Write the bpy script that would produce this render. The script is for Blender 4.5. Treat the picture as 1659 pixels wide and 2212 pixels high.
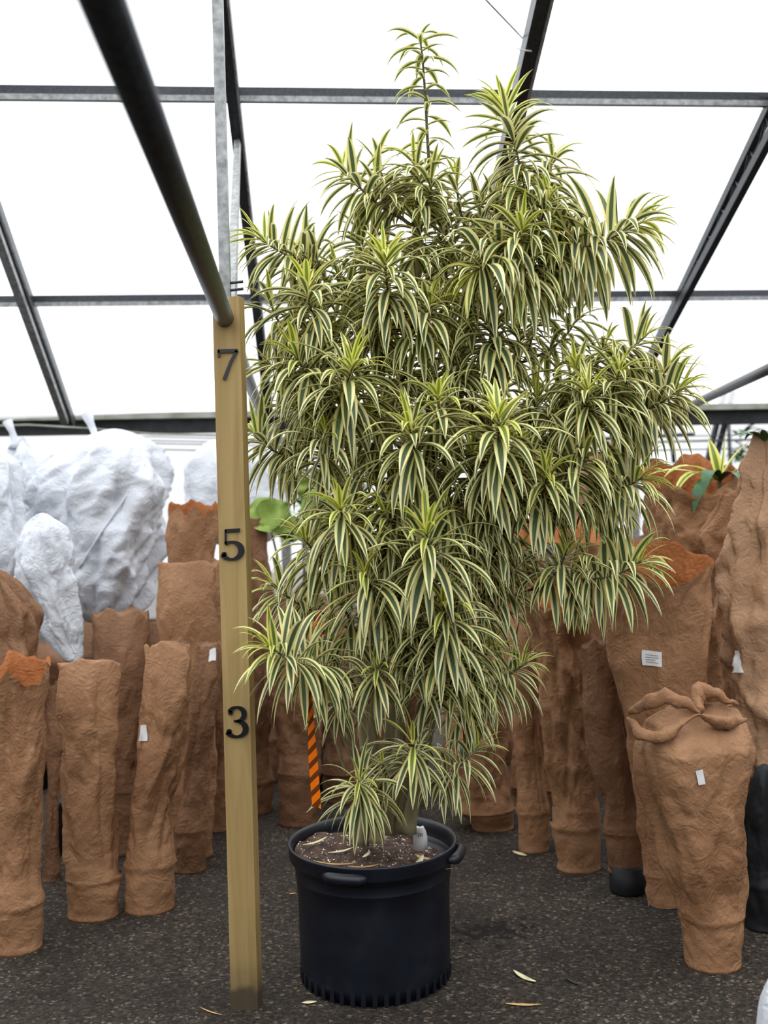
import bpy, math, random
from math import pi, sin, cos, sqrt, radians
from mathutils import Vector, Matrix, noise

# ------------------------------------------------------------------ camera
for o in list(bpy.data.objects):
    bpy.data.objects.remove(o, do_unlink=True)
SC = bpy.context.scene
COL = SC.collection
W, H, F = 1659, 2212, 2190.0
EYE = 1.678
ROLL = radians(1.5)
RV = Vector((cos(ROLL), 0, -sin(ROLL)))
UV_ = Vector((sin(ROLL), 0, cos(ROLL)))
FW = Vector((0, 1, 0))
CAM = Vector((0, 0, EYE))
cam = bpy.data.cameras.new('camera')
cam.sensor_fit = 'VERTICAL'
cam.sensor_height = 36.0
cam.lens = F / H * 36.0
cam.clip_end = 200
cam.dof.use_dof = True
cam.dof.focus_distance = 3.55
cam.dof.aperture_fstop = 2.0
co = bpy.data.objects.new('camera', cam)
M = Matrix.Identity(4)
for i in range(3):
    M[i][0] = RV[i]; M[i][1] = UV_[i]; M[i][2] = -FW[i]; M[i][3] = CAM[i]
co.matrix_world = M
COL.objects.link(co)
SC.camera = co

# ------------------------------------------------------------------ light
SC.view_settings.view_transform = 'Standard'
SC.view_settings.look = 'None'
SC.view_settings.gamma = 1.0
SC.view_settings.use_curve_mapping = False
SC.view_settings.exposure = 0.3
wd = bpy.data.worlds.new('overcast_sky')
SC.world = wd
wd.use_nodes = True
wn, wl = wd.node_tree.nodes, wd.node_tree.links
bg = wn['Background']
# overcast dome: brighter towards the zenith
g_ = wn.new('ShaderNodeNewGeometry')
s_ = wn.new('ShaderNodeSeparateXYZ'); wl.new(g_.outputs['Incoming'], s_.inputs[0])
m_ = wn.new('ShaderNodeMath'); m_.operation = 'ABSOLUTE'; wl.new(s_.outputs['Z'], m_.inputs[0])
k_ = wn.new('ShaderNodeMath'); k_.operation = 'MULTIPLY_ADD'; wl.new(m_.outputs[0], k_.inputs[0])
k_.inputs[1].default_value = 1.75; k_.inputs[2].default_value = 0.84
wl.new(k_.outputs[0], bg.inputs['Strength'])
bg.inputs['Color'].default_value = (0.975, 0.99, 1.0, 1)
sun = bpy.data.lights.new('sun', 'SUN')
sun.energy = 0.9
sun.angle = radians(70)
sun.color = (1.0, 0.97, 0.92)
so = bpy.data.objects.new('sun', sun)
so.rotation_euler = (radians(14), 0, radians(-28))   # veiled sun, almost overhead
COL.objects.link(so)


# ------------------------------------------------------------------ helpers
def P(px, py, d):
    """photo pixel + distance ahead of the camera -> point in the place"""
    return CAM + d * ((px - W / 2) / F * RV + (H / 2 - py) / F * UV_ + FW)


def ground(px, py):
    v = (px - W / 2) / F * RV + (H / 2 - py) / F * UV_ + FW
    return CAM + v * (-EYE / v.z)


def lin(r, g, b):
    def f(c):
        c /= 255.0
        return c / 12.92 if c <= 0.04045 else ((c + 0.055) / 1.055) ** 2.4
    return (f(r), f(g), f(b), 1)


def lerp(a, b, t):
    return a + (b - a) * t


def interp(tab, x):
    """piecewise smooth table lookup: [(x, v0, v1..)] ascending"""
    if x <= tab[0][0]:
        return tab[0][1:]
    if x >= tab[-1][0]:
        return tab[-1][1:]
    for a, b in zip(tab, tab[1:]):
        if a[0] <= x <= b[0]:
            t = (x - a[0]) / max(1e-9, b[0] - a[0])
            t = lerp(t, t * t * (3 - 2 * t), 0.5)
            return tuple(lerp(p, q, t) for p, q in zip(a[1:], b[1:]))


class MB:
    def __init__(s):
        s.v = []; s.f = []; s.m = []; s.uv = None; s.att = None

    def add(s, vs, fs, mi=0):
        o = len(s.v)
        s.v += [tuple(v) for v in vs]
        s.f += [tuple(i + o for i in f) for f in fs]
        s.m += [mi] * len(fs)

    def box(s, c, sx, sy, sz, mat=None):
        vs = [Vector((x * sx / 2, y * sy / 2, z * sz / 2)) for x in (-1, 1) for y in (-1, 1) for z in (-1, 1)]
        if mat is not None:
            vs = [mat @ v for v in vs]
        s.add([v + Vector(c) for v in vs],
              [(0, 1, 3, 2), (4, 6, 7, 5), (0, 4, 5, 1), (2, 3, 7, 6), (0, 2, 6, 4), (1, 5, 7, 3)])

    def beam(s, a, b, w, h, up=Vector((0, 0, 1))):
        """rectangular bar from a to b"""
        a = Vector(a); b = Vector(b); d = (b - a).normalized()
        x = d.cross(up).normalized(); y = x.cross(d).normalized()
        vs = [p + x * (i * w / 2) + y * (j * h / 2) for p in (a, b) for i, j in ((-1, -1), (1, -1), (1, 1), (-1, 1))]
        s.add(vs, [(3, 2, 1, 0), (4, 5, 6, 7), (0, 1, 5, 4), (1, 2, 6, 5), (2, 3, 7, 6), (3, 0, 4, 7)])

    def tube(s, pts, rad, n=8, cap=True, mi=0):
        pts = [Vector(p) for p in pts]
        if not hasattr(rad, '__len__'):
            rad = [rad] * len(pts)
        vs = []; ref = None
        for i, p in enumerate(pts):
            d = (pts[min(i + 1, len(pts) - 1)] - pts[max(i - 1, 0)]).normalized()
            if ref is None:
                ref = d.orthogonal().normalized()
            ref = (ref - d * ref.dot(d))
            ref = ref.normalized() if ref.length > 1e-6 else d.orthogonal().normalized()
            y = d.cross(ref)
            for k in range(n):
                a = 2 * pi * k / n
                vs.append(p + (ref * cos(a) + y * sin(a)) * rad[i])
        fs = []
        for i in range(len(pts) - 1):
            for k in range(n):
                fs.append((i * n + k, i * n + (k + 1) % n, (i + 1) * n + (k + 1) % n, (i + 1) * n + k))
        if cap:
            fs.append(tuple(range(n - 1, -1, -1)))
            fs.append(tuple((len(pts) - 1) * n + k for k in range(n)))
        s.add(vs, fs, mi)

    def lathe(s, prof, n=64, c=(0, 0, 0), close=False, mi=0):
        vs = []
        for r, z in prof:
            for k in range(n):
                a = 2 * pi * k / n
                vs.append((c[0] + r * cos(a), c[1] + r * sin(a), c[2] + z))
        fs = []
        for i in range(len(prof) - 1):
            for k in range(n):
                fs.append((i * n + k, i * n + (k + 1) % n, (i + 1) * n + (k + 1) % n, (i + 1) * n + k))
        s.add(vs, fs, mi)

    def build(s, name, mats, parent=None, smooth=True):
        me = bpy.data.meshes.new(name)
        me.from_pydata(s.v, [], s.f)
        mats = mats if isinstance(mats, (list, tuple)) else [mats]
        for m in mats:
            me.materials.append(m)
        if len(mats) > 1:
            me.polygons.foreach_set('material_index', s.m)
        if smooth:
            me.polygons.foreach_set('use_smooth', [True] * len(me.polygons))
        if s.uv is not None:
            ul = me.uv_layers.new(name='UVMap')
            flat = []
            for l in me.loops:
                flat += s.uv[l.vertex_index]
            ul.data.foreach_set('uv', flat)
        if s.att is not None:
            at = me.attributes.new('young', 'FLOAT', 'POINT')
            at.data.foreach_set('value', s.att)
        me.update()
        o = bpy.data.objects.new(name, me)
        COL.objects.link(o)
        if parent is not None:
            o.parent = parent
            o.matrix_parent_inverse = Matrix.Translation(-parent.location)
        return o


def tag(o, label=None, cat=None, group=None, kind=None):
    if label: o['label'] = label
    if cat: o['category'] = cat
    if group: o['group'] = group
    if kind: o['kind'] = kind
    return o


def empty(name, loc, label=None, cat=None, group=None, kind=None):
    o = bpy.data.objects.new(name, None)
    o.empty_display_size = 0.1
    o.location = loc
    COL.objects.link(o)
    return tag(o, label, cat, group, kind)


# ------------------------------------------------------------------ materials
def new_mat(name):
    m = bpy.data.materials.new(name)
    m.use_nodes = True
    nt = m.node_tree
    return m, nt, nt.nodes, nt.links, nt.nodes['Principled BSDF']


def N(nodes, typ, **kw):
    n = nodes.new(typ)
    for k, v in kw.items():
        if k in n.inputs:
            n.inputs[k].default_value = v
        else:
            setattr(n, k, v)
    return n


def ramp(nodes, stops):
    r = nodes.new('ShaderNodeValToRGB')
    e = r.color_ramp.elements
    while len(e) < len(stops):
        e.new(0.5)
    for i, (p, c) in enumerate(stops):
        e[i].position = p
        e[i].color = c
    return r


def noisy(name, stops, scale=5, detail=6, rough=0.7, bump=0.0, bscale=40, bdist=0.01, spec=0.3, metal=0.0, stretch=None):
    m, nt, nd, lk, b = new_mat(name)
    tc = nd.new('ShaderNodeTexCoord')
    src = tc.outputs['Object']
    if stretch:
        mp = nd.new('ShaderNodeMapping')
        mp.inputs['Scale'].default_value = stretch
        lk.new(src, mp.inputs['Vector']); src = mp.outputs['Vector']
    n = N(nd, 'ShaderNodeTexNoise', Scale=scale, Detail=detail, Roughness=0.6)
    lk.new(src, n.inputs['Vector'])
    r = ramp(nd, stops)
    lk.new(n.outputs['Fac'], r.inputs['Fac'])
    lk.new(r.outputs['Color'], b.inputs['Base Color'])
    b.inputs['Roughness'].default_value = rough
    b.inputs['Specular IOR Level'].default_value = spec
    b.inputs['Metallic'].default_value = metal
    if bump:
        n2 = N(nd, 'ShaderNodeTexNoise', Scale=bscale, Detail=5)
        lk.new(src, n2.inputs['Vector'])
        bp = N(nd, 'ShaderNodeBump', Strength=bump, Distance=bdist)
        lk.new(n2.outputs['Fac'], bp.inputs['Height'])
        lk.new(bp.outputs['Normal'], b.inputs['Normal'])
    return m


def paper_mat(name, dark, light, seed=0.0, bump=0.3, fibre=0.25):
    m, nt, nd, lk, b = new_mat(name)
    tc = nd.new('ShaderNodeTexCoord')
    n = N(nd, 'ShaderNodeTexNoise', Scale=3.0, Detail=4)
    lk.new(tc.outputs['Object'], n.inputs['Vector'])
    n2 = N(nd, 'ShaderNodeTexNoise', Scale=110.0, Detail=3)
    lk.new(tc.outputs['Object'], n2.inputs['Vector'])
    mx = N(nd, 'ShaderNodeMath', operation='MULTIPLY_ADD')
    lk.new(n2.outputs['Fac'], mx.inputs[0]); mx.inputs[1].default_value = fibre
    lk.new(n.outputs['Fac'], mx.inputs[2])
    r = ramp(nd, [(0.38, dark), (0.85, light)])
    lk.new(mx.outputs[0], r.inputs['Fac'])
    lk.new(r.outputs['Color'], b.inputs['Base Color'])
    b.inputs['Roughness'].default_value = 0.62
    b.inputs['Specular IOR Level'].default_value = 0.25
    v = N(nd, 'ShaderNodeTexVoronoi', Scale=24.0, feature='DISTANCE_TO_EDGE')
    v.inputs['Randomness'].default_value = 1.0
    dn = N(nd, 'ShaderNodeTexNoise', Scale=7.0, Detail=5)
    lk.new(tc.outputs['Object'], dn.inputs['Vector'])
    ad = N(nd, 'ShaderNodeVectorMath', operation='MULTIPLY_ADD')
    lk.new(dn.outputs['Color'], ad.inputs[0]); ad.inputs[1].default_value = (0.3, 0.3, 0.3)
    lk.new(tc.outputs['Object'], ad.inputs[2])
    lk.new(ad.outputs[0], v.inputs['Vector'])
    mm = N(nd, 'ShaderNodeMath', operation='MULTIPLY_ADD')
    lk.new(dn.outputs['Fac'], mm.inputs[0]); mm.inputs[1].default_value = 0.7
    lk.new(v.outputs['Distance'], mm.inputs[2])
    bp = N(nd, 'ShaderNodeBump', Strength=bump, Distance=0.02)
    lk.new(mm.outputs[0], bp.inputs['Height'])
    lk.new(bp.outputs['Normal'], b.inputs['Normal'])
    return m


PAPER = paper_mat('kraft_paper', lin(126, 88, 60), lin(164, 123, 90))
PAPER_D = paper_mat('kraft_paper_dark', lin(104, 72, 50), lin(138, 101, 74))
PAPER_P = paper_mat('kraft_paper_pale', lin(150, 114, 86), lin(184, 146, 114))
PAPER_IN = paper_mat('kraft_paper_inside', lin(130, 76, 42), lin(172, 108, 62), bump=0.3, fibre=0.5)
CLOTH = paper_mat('white_frost_cloth', lin(204, 208, 216), lin(228, 231, 238), bump=0.35, fibre=0.1)
STICK = noisy('white_sticker', [(0.3, lin(215, 215, 215)), (0.7, lin(240, 240, 240))], rough=0.5)
INK = noisy('grey_ink', [(0.3, lin(90, 90, 95)), (0.7, lin(120, 120, 125))], rough=0.6)
STEEL = noisy('galvanised_steel', [(0.35, lin(120, 122, 122)), (0.7, lin(170, 172, 172))], scale=30, rough=0.5, metal=0.55, spec=0.5)
STEEL_D = noisy('dark_steel', [(0.3, lin(48, 50, 54)), (0.8, lin(72, 74, 78))], scale=60, rough=0.35, metal=0.6, spec=0.5)
BEAM = noisy('mossy_grey_beam', [(0.3, lin(120, 124, 104)), (0.55, lin(158, 160, 150)), (0.8, lin(178, 180, 176))], scale=6, rough=0.7)
BEAM_D = noisy('dark_beam', [(0.3, lin(42, 44, 46)), (0.7, lin(70, 72, 74))], scale=8, rough=0.6)
POTM = noisy('black_plastic', [(0.3, lin(10, 12, 20)), (0.55, lin(17, 21, 32)), (0.8, lin(34, 36, 42))], scale=7, rough=0.42, bump=0.15, bscale=300, bdist=0.001, spec=0.45)
POTB = noisy('black_plastic_dull', [(0.3, lin(18, 19, 22)), (0.8, lin(36, 37, 40))], scale=9, rough=0.6)
BARK = noisy('grey_tan_bark', [(0.3, lin(104, 95, 72)), (0.55, lin(146, 135, 106)), (0.8, lin(178, 168, 136))], scale=18, rough=0.8, bump=0.5, bscale=60, bdist=0.004, stretch=(1, 1, 0.25))
TWIG = noisy('dark_green_stem', [(0.3, lin(64, 62, 44)), (0.8, lin(108, 104, 76))], scale=40, rough=0.8)
NUM = noisy('black_numeral', [(0.3, lin(14, 14, 18)), (0.8, lin(30, 30, 34))], rough=0.35, spec=0.5)
BROAD = noisy('broad_green_leaf', [(0.3, lin(100, 128, 52)), (0.7, lin(146, 168, 78))], scale=10, rough=0.45)
DARKLEAF = noisy('dark_green_leaf', [(0.3, lin(30, 66, 38)), (0.7, lin(64, 108, 60))], scale=12, rough=0.4)


def wood_mat():
    m, nt, nd, lk, b = new_mat('pine_board')
    tc = nd.new('ShaderNodeTexCoord')
    mp = nd.new('ShaderNodeMapping'); mp.inputs['Scale'].default_value = (14, 14, 0.9)
    lk.new(tc.outputs['Object'], mp.inputs['Vector'])
    n = N(nd, 'ShaderNodeTexNoise', Scale=1.6, Detail=7, Distortion=0.8)
    lk.new(mp.outputs['Vector'], n.inputs['Vector'])
    r = ramp(nd, [(0.25, lin(140, 112, 66)), (0.5, lin(162, 136, 86)), (0.8, lin(180, 154, 102))])
    lk.new(n.outputs['Fac'], r.inputs['Fac'])
    # old dirt creeping up from the foot
    sp = nd.new('ShaderNodeSeparateXYZ'); lk.new(tc.outputs['Object'], sp.inputs[0])
    n3 = N(nd, 'ShaderNodeTexNoise', Scale=9, Detail=6); lk.new(tc.outputs['Object'], n3.inputs['Vector'])
    ma = N(nd, 'ShaderNodeMath', operation='MULTIPLY_ADD'); lk.new(n3.outputs['Fac'], ma.inputs[0]); ma.inputs[1].default_value = -0.12
    lk.new(sp.outputs['Z'], ma.inputs[2])
    dr = ramp(nd, [(0.0, (.9, .9, .9, 1)), (0.025, (0.5, 0.5, 0.5, 1)), (0.09, (0.22, 0.22, 0.22, 1)), (0.32, (0, 0, 0, 1))])
    lk.new(ma.outputs[0], dr.inputs['Fac'])
    mix = nd.new('ShaderNodeMix'); mix.data_type = 'RGBA'
    lk.new(dr.outputs['Color'], mix.inputs['Factor'])
    lk.new(r.outputs['Color'], mix.inputs['A']); mix.inputs['B'].default_value = lin(48, 42, 32)
    lk.new(mix.outputs['Result'], b.inputs['Base Color'])
    b.inputs['Roughness'].default_value = 0.7
    return m


WOOD = wood_mat()


def leaf_mat():
    m, nt, nd, lk, b = new_mat('variegated_leaf')
    uv = nd.new('ShaderNodeUVMap'); uv.uv_map = 'UVMap'
    sp = nd.new('ShaderNodeSeparateXYZ'); lk.new(uv.outputs['UV'], sp.inputs[0])
    # distance from the midrib 0..1
    a = N(nd, 'ShaderNodeMath', operation='SUBTRACT'); lk.new(sp.outputs['X'], a.inputs[0]); a.inputs[1].default_value = 0.5
    ab = N(nd, 'ShaderNodeMath', operation='ABSOLUTE'); lk.new(a.outputs[0], ab.inputs[0])
    d2 = N(nd, 'ShaderNodeMath', operation='MULTIPLY'); lk.new(ab.outputs[0], d2.inputs[0]); d2.inputs[1].default_value = 2.0
    at = nd.new('ShaderNodeAttribute'); at.attribute_name = 'young'
    r = ramp(nd, [(0.0, lin(128, 146, 104)), (0.05, lin(46, 66, 48)), (0.18, lin(54, 76, 56)), (0.235, lin(112, 130, 94)),
                  (0.29, lin(44, 66, 48)), (0.40, lin(62, 84, 56)), (0.46, lin(222, 214, 146)), (0.8, lin(246, 238, 182)), (1.0, lin(238, 226, 160))])
    lk.new(d2.outputs[0], r.inputs['Fac'])
    r2 = ramp(nd, [(0.0, lin(176, 196, 72)), (0.10, lin(104, 140, 52)), (0.34, lin(128, 160, 60)), (0.46, lin(236, 228, 100)), (1.0, lin(244, 236, 130))])
    lk.new(d2.outputs[0], r2.inputs['Fac'])
    mix = nd.new('ShaderNodeMix'); mix.data_type = 'RGBA'
    lk.new(at.outputs['Fac'], mix.inputs['Factor'])
    lk.new(r.outputs['Color'], mix.inputs['A']); lk.new(r2.outputs['Color'], mix.inputs['B'])
    lk.new(mix.outputs['Result'], b.inputs['Base Color'])
    b.inputs['Roughness'].default_value = 0.38
    b.inputs['Specular IOR Level'].default_value = 0.45
    tr = nd.new('ShaderNodeBsdfTranslucent')
    lk.new(mix.outputs['Result'], tr.inputs['Color'])
    ms = nd.new('ShaderNodeMixShader'); ms.inputs[0].default_value = 0.3
    lk.new(b.outputs[0], ms.inputs[1]); lk.new(tr.outputs[0], ms.inputs[2])
    lk.new(ms.outputs[0], nd['Material Output'].inputs['Surface'])
    return m


LEAF = leaf_mat()


def dry_leaf_mat(name, c1, c2):
    return noisy(name, [(0.3, c1), (0.7, c2)], scale=25, rough=0.6)


DRY1 = dry_leaf_mat('dry_cream_leaf', lin(196, 186, 140), lin(232, 226, 190))
DRY2 = dry_leaf_mat('dry_tan_leaf', lin(176, 136, 84), lin(214, 180, 122))
DRY3 = dry_leaf_mat('dark_dead_leaf', lin(40, 42, 34), lin(66, 66, 52))


def film_mat():
    m, nt, nd, lk, b = new_mat('greenhouse_film')
    nd.remove(b)
    tc = nd.new('ShaderNodeTexCoord')
    mp = nd.new('ShaderNodeMapping'); mp.inputs['Scale'].default_value = (0.5, 0.5, 1.6)
    lk.new(tc.outputs['Object'], mp.inputs['Vector'])
    n = N(nd, 'ShaderNodeTexNoise', Scale=1.4, Detail=6, Distortion=1.2)
    lk.new(mp.outputs['Vector'], n.inputs['Vector'])
    r = ramp(nd, [(0.3, (0.86, 0.885, 0.91, 1)), (0.65, (0.965, 0.975, 0.985, 1))])
    lk.new(n.outputs['Fac'], r.inputs['Fac'])
    tp = nd.new('ShaderNodeBsdfTransparent'); lk.new(r.outputs['Color'], tp.inputs['Color'])
    tl = nd.new('ShaderNodeBsdfTranslucent'); lk.new(r.outputs['Color'], tl.inputs['Color'])
    ms = nd.new('ShaderNodeMixShader'); ms.inputs[0].default_value = 0.35
    lk.new(tp.outputs[0], ms.inputs[1]); lk.new(tl.outputs[0], ms.inputs[2])
    lk.new(ms.outputs[0], nd['Material Output'].inputs['Surface'])
    return m


FILM = film_mat()


def floor_mat():
    m, nt, nd, lk, b = new_mat('gritty_asphalt')
    tc = nd.new('ShaderNodeTexCoord')
    n = N(nd, 'ShaderNodeTexNoise', Scale=1.3, Detail=6, Roughness=0.65)
    lk.new(tc.outputs['Object'], n.inputs['Vector'])
    r = ramp(nd, [(0.3, lin(38, 32, 27)), (0.55, lin(54, 48, 42)), (0.8, lin(70, 64, 57))])
    lk.new(n.outputs['Fac'], r.inputs['Fac'])
    v = N(nd, 'ShaderNodeTexVoronoi', Scale=95.0)
    v.inputs['Randomness'].default_value = 1.0
    lk.new(tc.outputs['Object'], v.inputs['Vector'])
    rv = ramp(nd, [(0.0, (0.35, 0.34, 0.33, 1)), (0.55, (0.9, 0.88, 0.85, 1)), (0.88, (1.5, 1.47, 1.4, 1)), (0.94, (2.6, 2.5, 2.4, 1)), (1.0, (4.5, 4.4, 4.2, 1))])
    sc = nd.new('ShaderNodeSeparateColor'); lk.new(v.outputs['Color'], sc.inputs[0])
    lk.new(sc.outputs['Red'], rv.inputs['Fac'])
    mx = nd.new('ShaderNodeMix'); mx.data_type = 'RGBA'; mx.blend_type = 'MULTIPLY'
    mx.inputs['Factor'].default_value = 1.0
    lk.new(r.outputs['Color'], mx.inputs['A']); lk.new(rv.outputs['Color'], mx.inputs['B'])
    # wet, soil-dark spill to the right of the black pot
    sp = nd.new('ShaderNodeVectorMath'); sp.operation = 'SUBTRACT'
    g = ground(1060, 2012)
    sp.inputs[1].default_value = g
    lk.new(tc.outputs['Object'], sp.inputs[0])
    mp = nd.new('ShaderNodeMapping'); mp.inputs['Scale'].default_value = (1.0, 1.5, 1)
    lk.new(sp.outputs[0], mp.inputs['Vector'])
    ln = nd.new('ShaderNodeVectorMath'); ln.operation = 'LENGTH'; lk.new(mp.outputs['Vector'], ln.inputs[0])
    n4 = N(nd, 'ShaderNodeTexNoise', Scale=22, Detail=6); lk.new(tc.outputs['Object'], n4.inputs['Vector'])
    ma = N(nd, 'ShaderNodeMath', operation='MULTIPLY_ADD'); lk.new(n4.outputs['Fac'], ma.inputs[0]); ma.inputs[1].default_value = -0.85
    of = N(nd, 'ShaderNodeMath', operation='ADD'); lk.new(ln.outputs['Value'], of.inputs[0]); of.inputs[1].default_value = 0.33
    lk.new(of.outputs[0], ma.inputs[2])
    rs = ramp(nd, [(0.0, (0.25, 0.24, 0.24, 1)), (0.03, (1, 1, 1, 1))])
    lk.new(ma.outputs[0], rs.inputs['Fac'])
    mx2 = nd.new('ShaderNodeMix'); mx2.data_type = 'RGBA'; mx2.blend_type = 'MULTIPLY'; mx2.inputs['Factor'].default_value = 1
    lk.new(mx.outputs['Result'], mx2.inputs['A']); lk.new(rs.outputs['Color'], mx2.inputs['B'])
    lk.new(mx2.outputs['Result'], b.inputs['Base Color'])
    b.inputs['Roughness'].default_value = 0.85
    b.inputs['Specular IOR Level'].default_value = 0.25
    bp = N(nd, 'ShaderNodeBump', Strength=0.8, Distance=0.008)
    lk.new(v.outputs['Distance'], bp.inputs['Height'])
    lk.new(bp.outputs['Normal'], b.inputs['Normal'])
    return m


def soil_mat():
    m, nt, nd, lk, b = new_mat('potting_soil')
    tc = nd.new('ShaderNodeTexCoord')
    n = N(nd, 'ShaderNodeTexNoise', Scale=28, Detail=8)
    lk.new(tc.outputs['Object'], n.inputs['Vector'])
    r = ramp(nd, [(0.3, lin(34, 24, 18)), (0.55, lin(76, 56, 44)), (0.8, lin(110, 86, 68))])
    lk.new(n.outputs['Fac'], r.inputs['Fac'])
    v = N(nd, 'ShaderNodeTexVoronoi', Scale=210.0); lk.new(tc.outputs['Object'], v.inputs['Vector'])
    sc = nd.new('ShaderNodeSeparateColor'); lk.new(v.outputs['Color'], sc.inputs[0])
    pr = ramp(nd, [(0.955, (0, 0, 0, 1)), (0.97, (1, 1, 1, 1))]); lk.new(sc.outputs['Red'], pr.inputs['Fac'])
    mx = nd.new('ShaderNodeMix'); mx.data_type = 'RGBA'
    lk.new(pr.outputs['Color'], mx.inputs['Factor']); lk.new(r.outputs['Color'], mx.inputs['A'])
    mx.inputs['B'].default_value = lin(225, 218, 205)
    lk.new(mx.outputs['Result'], b.inputs['Base Color'])
    b.inputs['Roughness'].default_value = 0.95
    bp = N(nd, 'ShaderNodeBump', Strength=1.0, Distance=0.012); lk.new(n.outputs['Fac'], bp.inputs['Height'])
    lk.new(bp.outputs['Normal'], b.inputs['Normal'])
    return m


def ribbon_mat():
    m, nt, nd, lk, b = new_mat('striped_flagging_tape')
    uv = nd.new('ShaderNodeUVMap'); uv.uv_map = 'UVMap'
    sp = nd.new('ShaderNodeSeparateXYZ'); lk.new(uv.outputs['UV'], sp.inputs[0])
    a = N(nd, 'ShaderNodeMath', operation='ADD'); lk.new(sp.outputs['X'], a.inputs[0]); lk.new(sp.outputs['Y'], a.inputs[1])
    fr = N(nd, 'ShaderNodeMath', operation='FRACT'); lk.new(a.outputs[0], fr.inputs[0])
    r = ramp(nd, [(0.0, lin(255, 120, 10)), (0.52, lin(255, 128, 16)), (0.55, lin(120, 58, 14)), (0.97, lin(112, 54, 14)), (1.0, lin(255, 170, 60))])
    lk.new(fr.outputs[0], r.inputs['Fac'])
    lk.new(r.outputs['Color'], b.inputs['Base Color'])
    b.inputs['Roughness'].default_value = 0.35
    tr = nd.new('ShaderNodeBsdfTranslucent'); lk.new(r.outputs['Color'], tr.inputs['Color'])
    ms = nd.new('ShaderNodeMixShader'); ms.inputs[0].default_value = 0.4
    lk.new(b.outputs[0], ms.inputs[1]); lk.new(tr.outputs[0], ms.inputs[2])
    lk.new(ms.outputs[0], nd['Material Output'].inputs['Surface'])
    return m


FLOOR = floor_mat(); SOIL = soil_mat(); TAPE = ribbon_mat()

# ------------------------------------------------------------------ the house
mb = MB()
mb.add([(-16, -14, 0), (16, -14, 0), (16, 30, 0), (-16, 30, 0)], [(0, 1, 2, 3)])
tag(mb.build('floor', FLOOR, smooth=False), 'dark gritty asphalt floor', kind='structure')

D0, SK = 8.0, 0.08           # eave line: depth 8 m ahead, turned a little (right end farther)
TAN = 0.545                  # roof pitch
ZE = P(830, 912, D0).z       # eave height


def on_roof(px, py, drop=0.0):
    v = (px - W / 2) / F * RV + (H / 2 - py) / F * UV_ + FW
    # z = ZE - drop + TAN*(D0 + SK*x - y)
    t = (ZE - drop + TAN * D0 - EYE) / (v.z + TAN * (v.y - SK * v.x))
    return CAM + v * t


def rz(x, s, drop=0):
    """roof point: x across, s = metres in front of the eave line"""
    y = D0 + SK * x - s
    return Vector((x - SK * s * 0 , y, ZE - drop + TAN * s))


RIDGE = 5.4
mb = MB()
xs = [-14 + i * 1.0 for i in range(29)]
for i in range(len(xs) - 1):
    for s0, s1 in ((-0.05, 1.6), (1.6, 3.2), (3.2, RIDGE)):
        a = 0.03
        mb.add([rz(xs[i], s0) + Vector((0, 0, .06)), rz(xs[i + 1], s0) + Vector((0, 0, .06)), rz(xs[i + 1], s1) + Vector((0, 0, .06)), rz(xs[i], s1) + Vector((0, 0, .06))], [(0, 1, 2, 3)])
    # other slope, falling away behind the photographer
    p0, p1 = rz(xs[i], RIDGE), rz(xs[i + 1], RIDGE)
    q0 = p0 + Vector((0, -RIDGE, -TAN * RIDGE)); q1 = p1 + Vector((0, -RIDGE, -TAN * RIDGE))
    mb.add([p0 + Vector((0, 0, .06)), p1 + Vector((0, 0, .06)), q1 + Vector((0, 0, .06)), q0 + Vector((0, 0, .06))], [(0, 1, 2, 3)])
ceil = tag(mb.build('ceiling', FILM, smooth=False), 'white translucent greenhouse film roof on steel trusses', kind='structure')


def xline(pa, pb, ext=8.0):
    d = (pb - pa).normalized()
    return pa - d * ext, pb + d * ext


def purlin(pa, pb, w, h):
    a, b = xline(pa, pb)
    m = MB(); m.beam(a, b, w, h); return m


for (ya, yb, t) in ((201, 216, 0.058), (651, 637, 0.056)):
    a, b = on_roof(0, ya, 0.03), on_roof(1659, yb, 0.03)
    o = purlin(a, b, t, t * 1.05).build('purlin', STEEL_D, ceil, smooth=False)
    m = MB(); a2, b2 = xline(a, b)
    m.beam(a2 + Vector((0, -t * .52, -t * .5)), b2 + Vector((0, -t * .52, -t * .5)), 0.006, t * 0.5)
    m.build('flange', STEEL, o, smooth=False)


def extend(pa, pb, e0, e1):
    d = (pb - pa).normalized()
    return pa - d * e0, pb + d * e1


# rafters (top chords of the trusses), measured on the roof plane
def rafter(p_top, p_foot, w, h, e0=2.2, e1=0.0, drop=0.07, name='rafter', mat=STEEL_D):
    a, b = on_roof(*p_top, drop), on_roof(*p_foot, drop)
    a, b = extend(a, b, e0, e1)
    m = MB(); m.beam(a, b, w, h)
    o = m.build(name, mat, ceil, smooth=False)
    m = MB()
    n = Vector((0, -TAN, -1)).normalized()
    m.beam(a + Vector((w * .42, 0, 0)) - n * -h * .52, b + Vector((w * .42, 0, 0)) - n * -h * .52, w * 0.16, 0.012)
    m.build('flange', STEEL, o, smooth=False)
    return a, b


rafter((481, 0), (583, 905), 0.066, 0.07)
rafter((2, 490), (152, 912), 0.075, 0.06, e0=4.0)
rafter((1172, 0), (962, 905), 0.085, 0.09)
a1, b1 = rafter((1659, 240), (1348, 890), 0.046, 0.05, e0=3.5)
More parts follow.
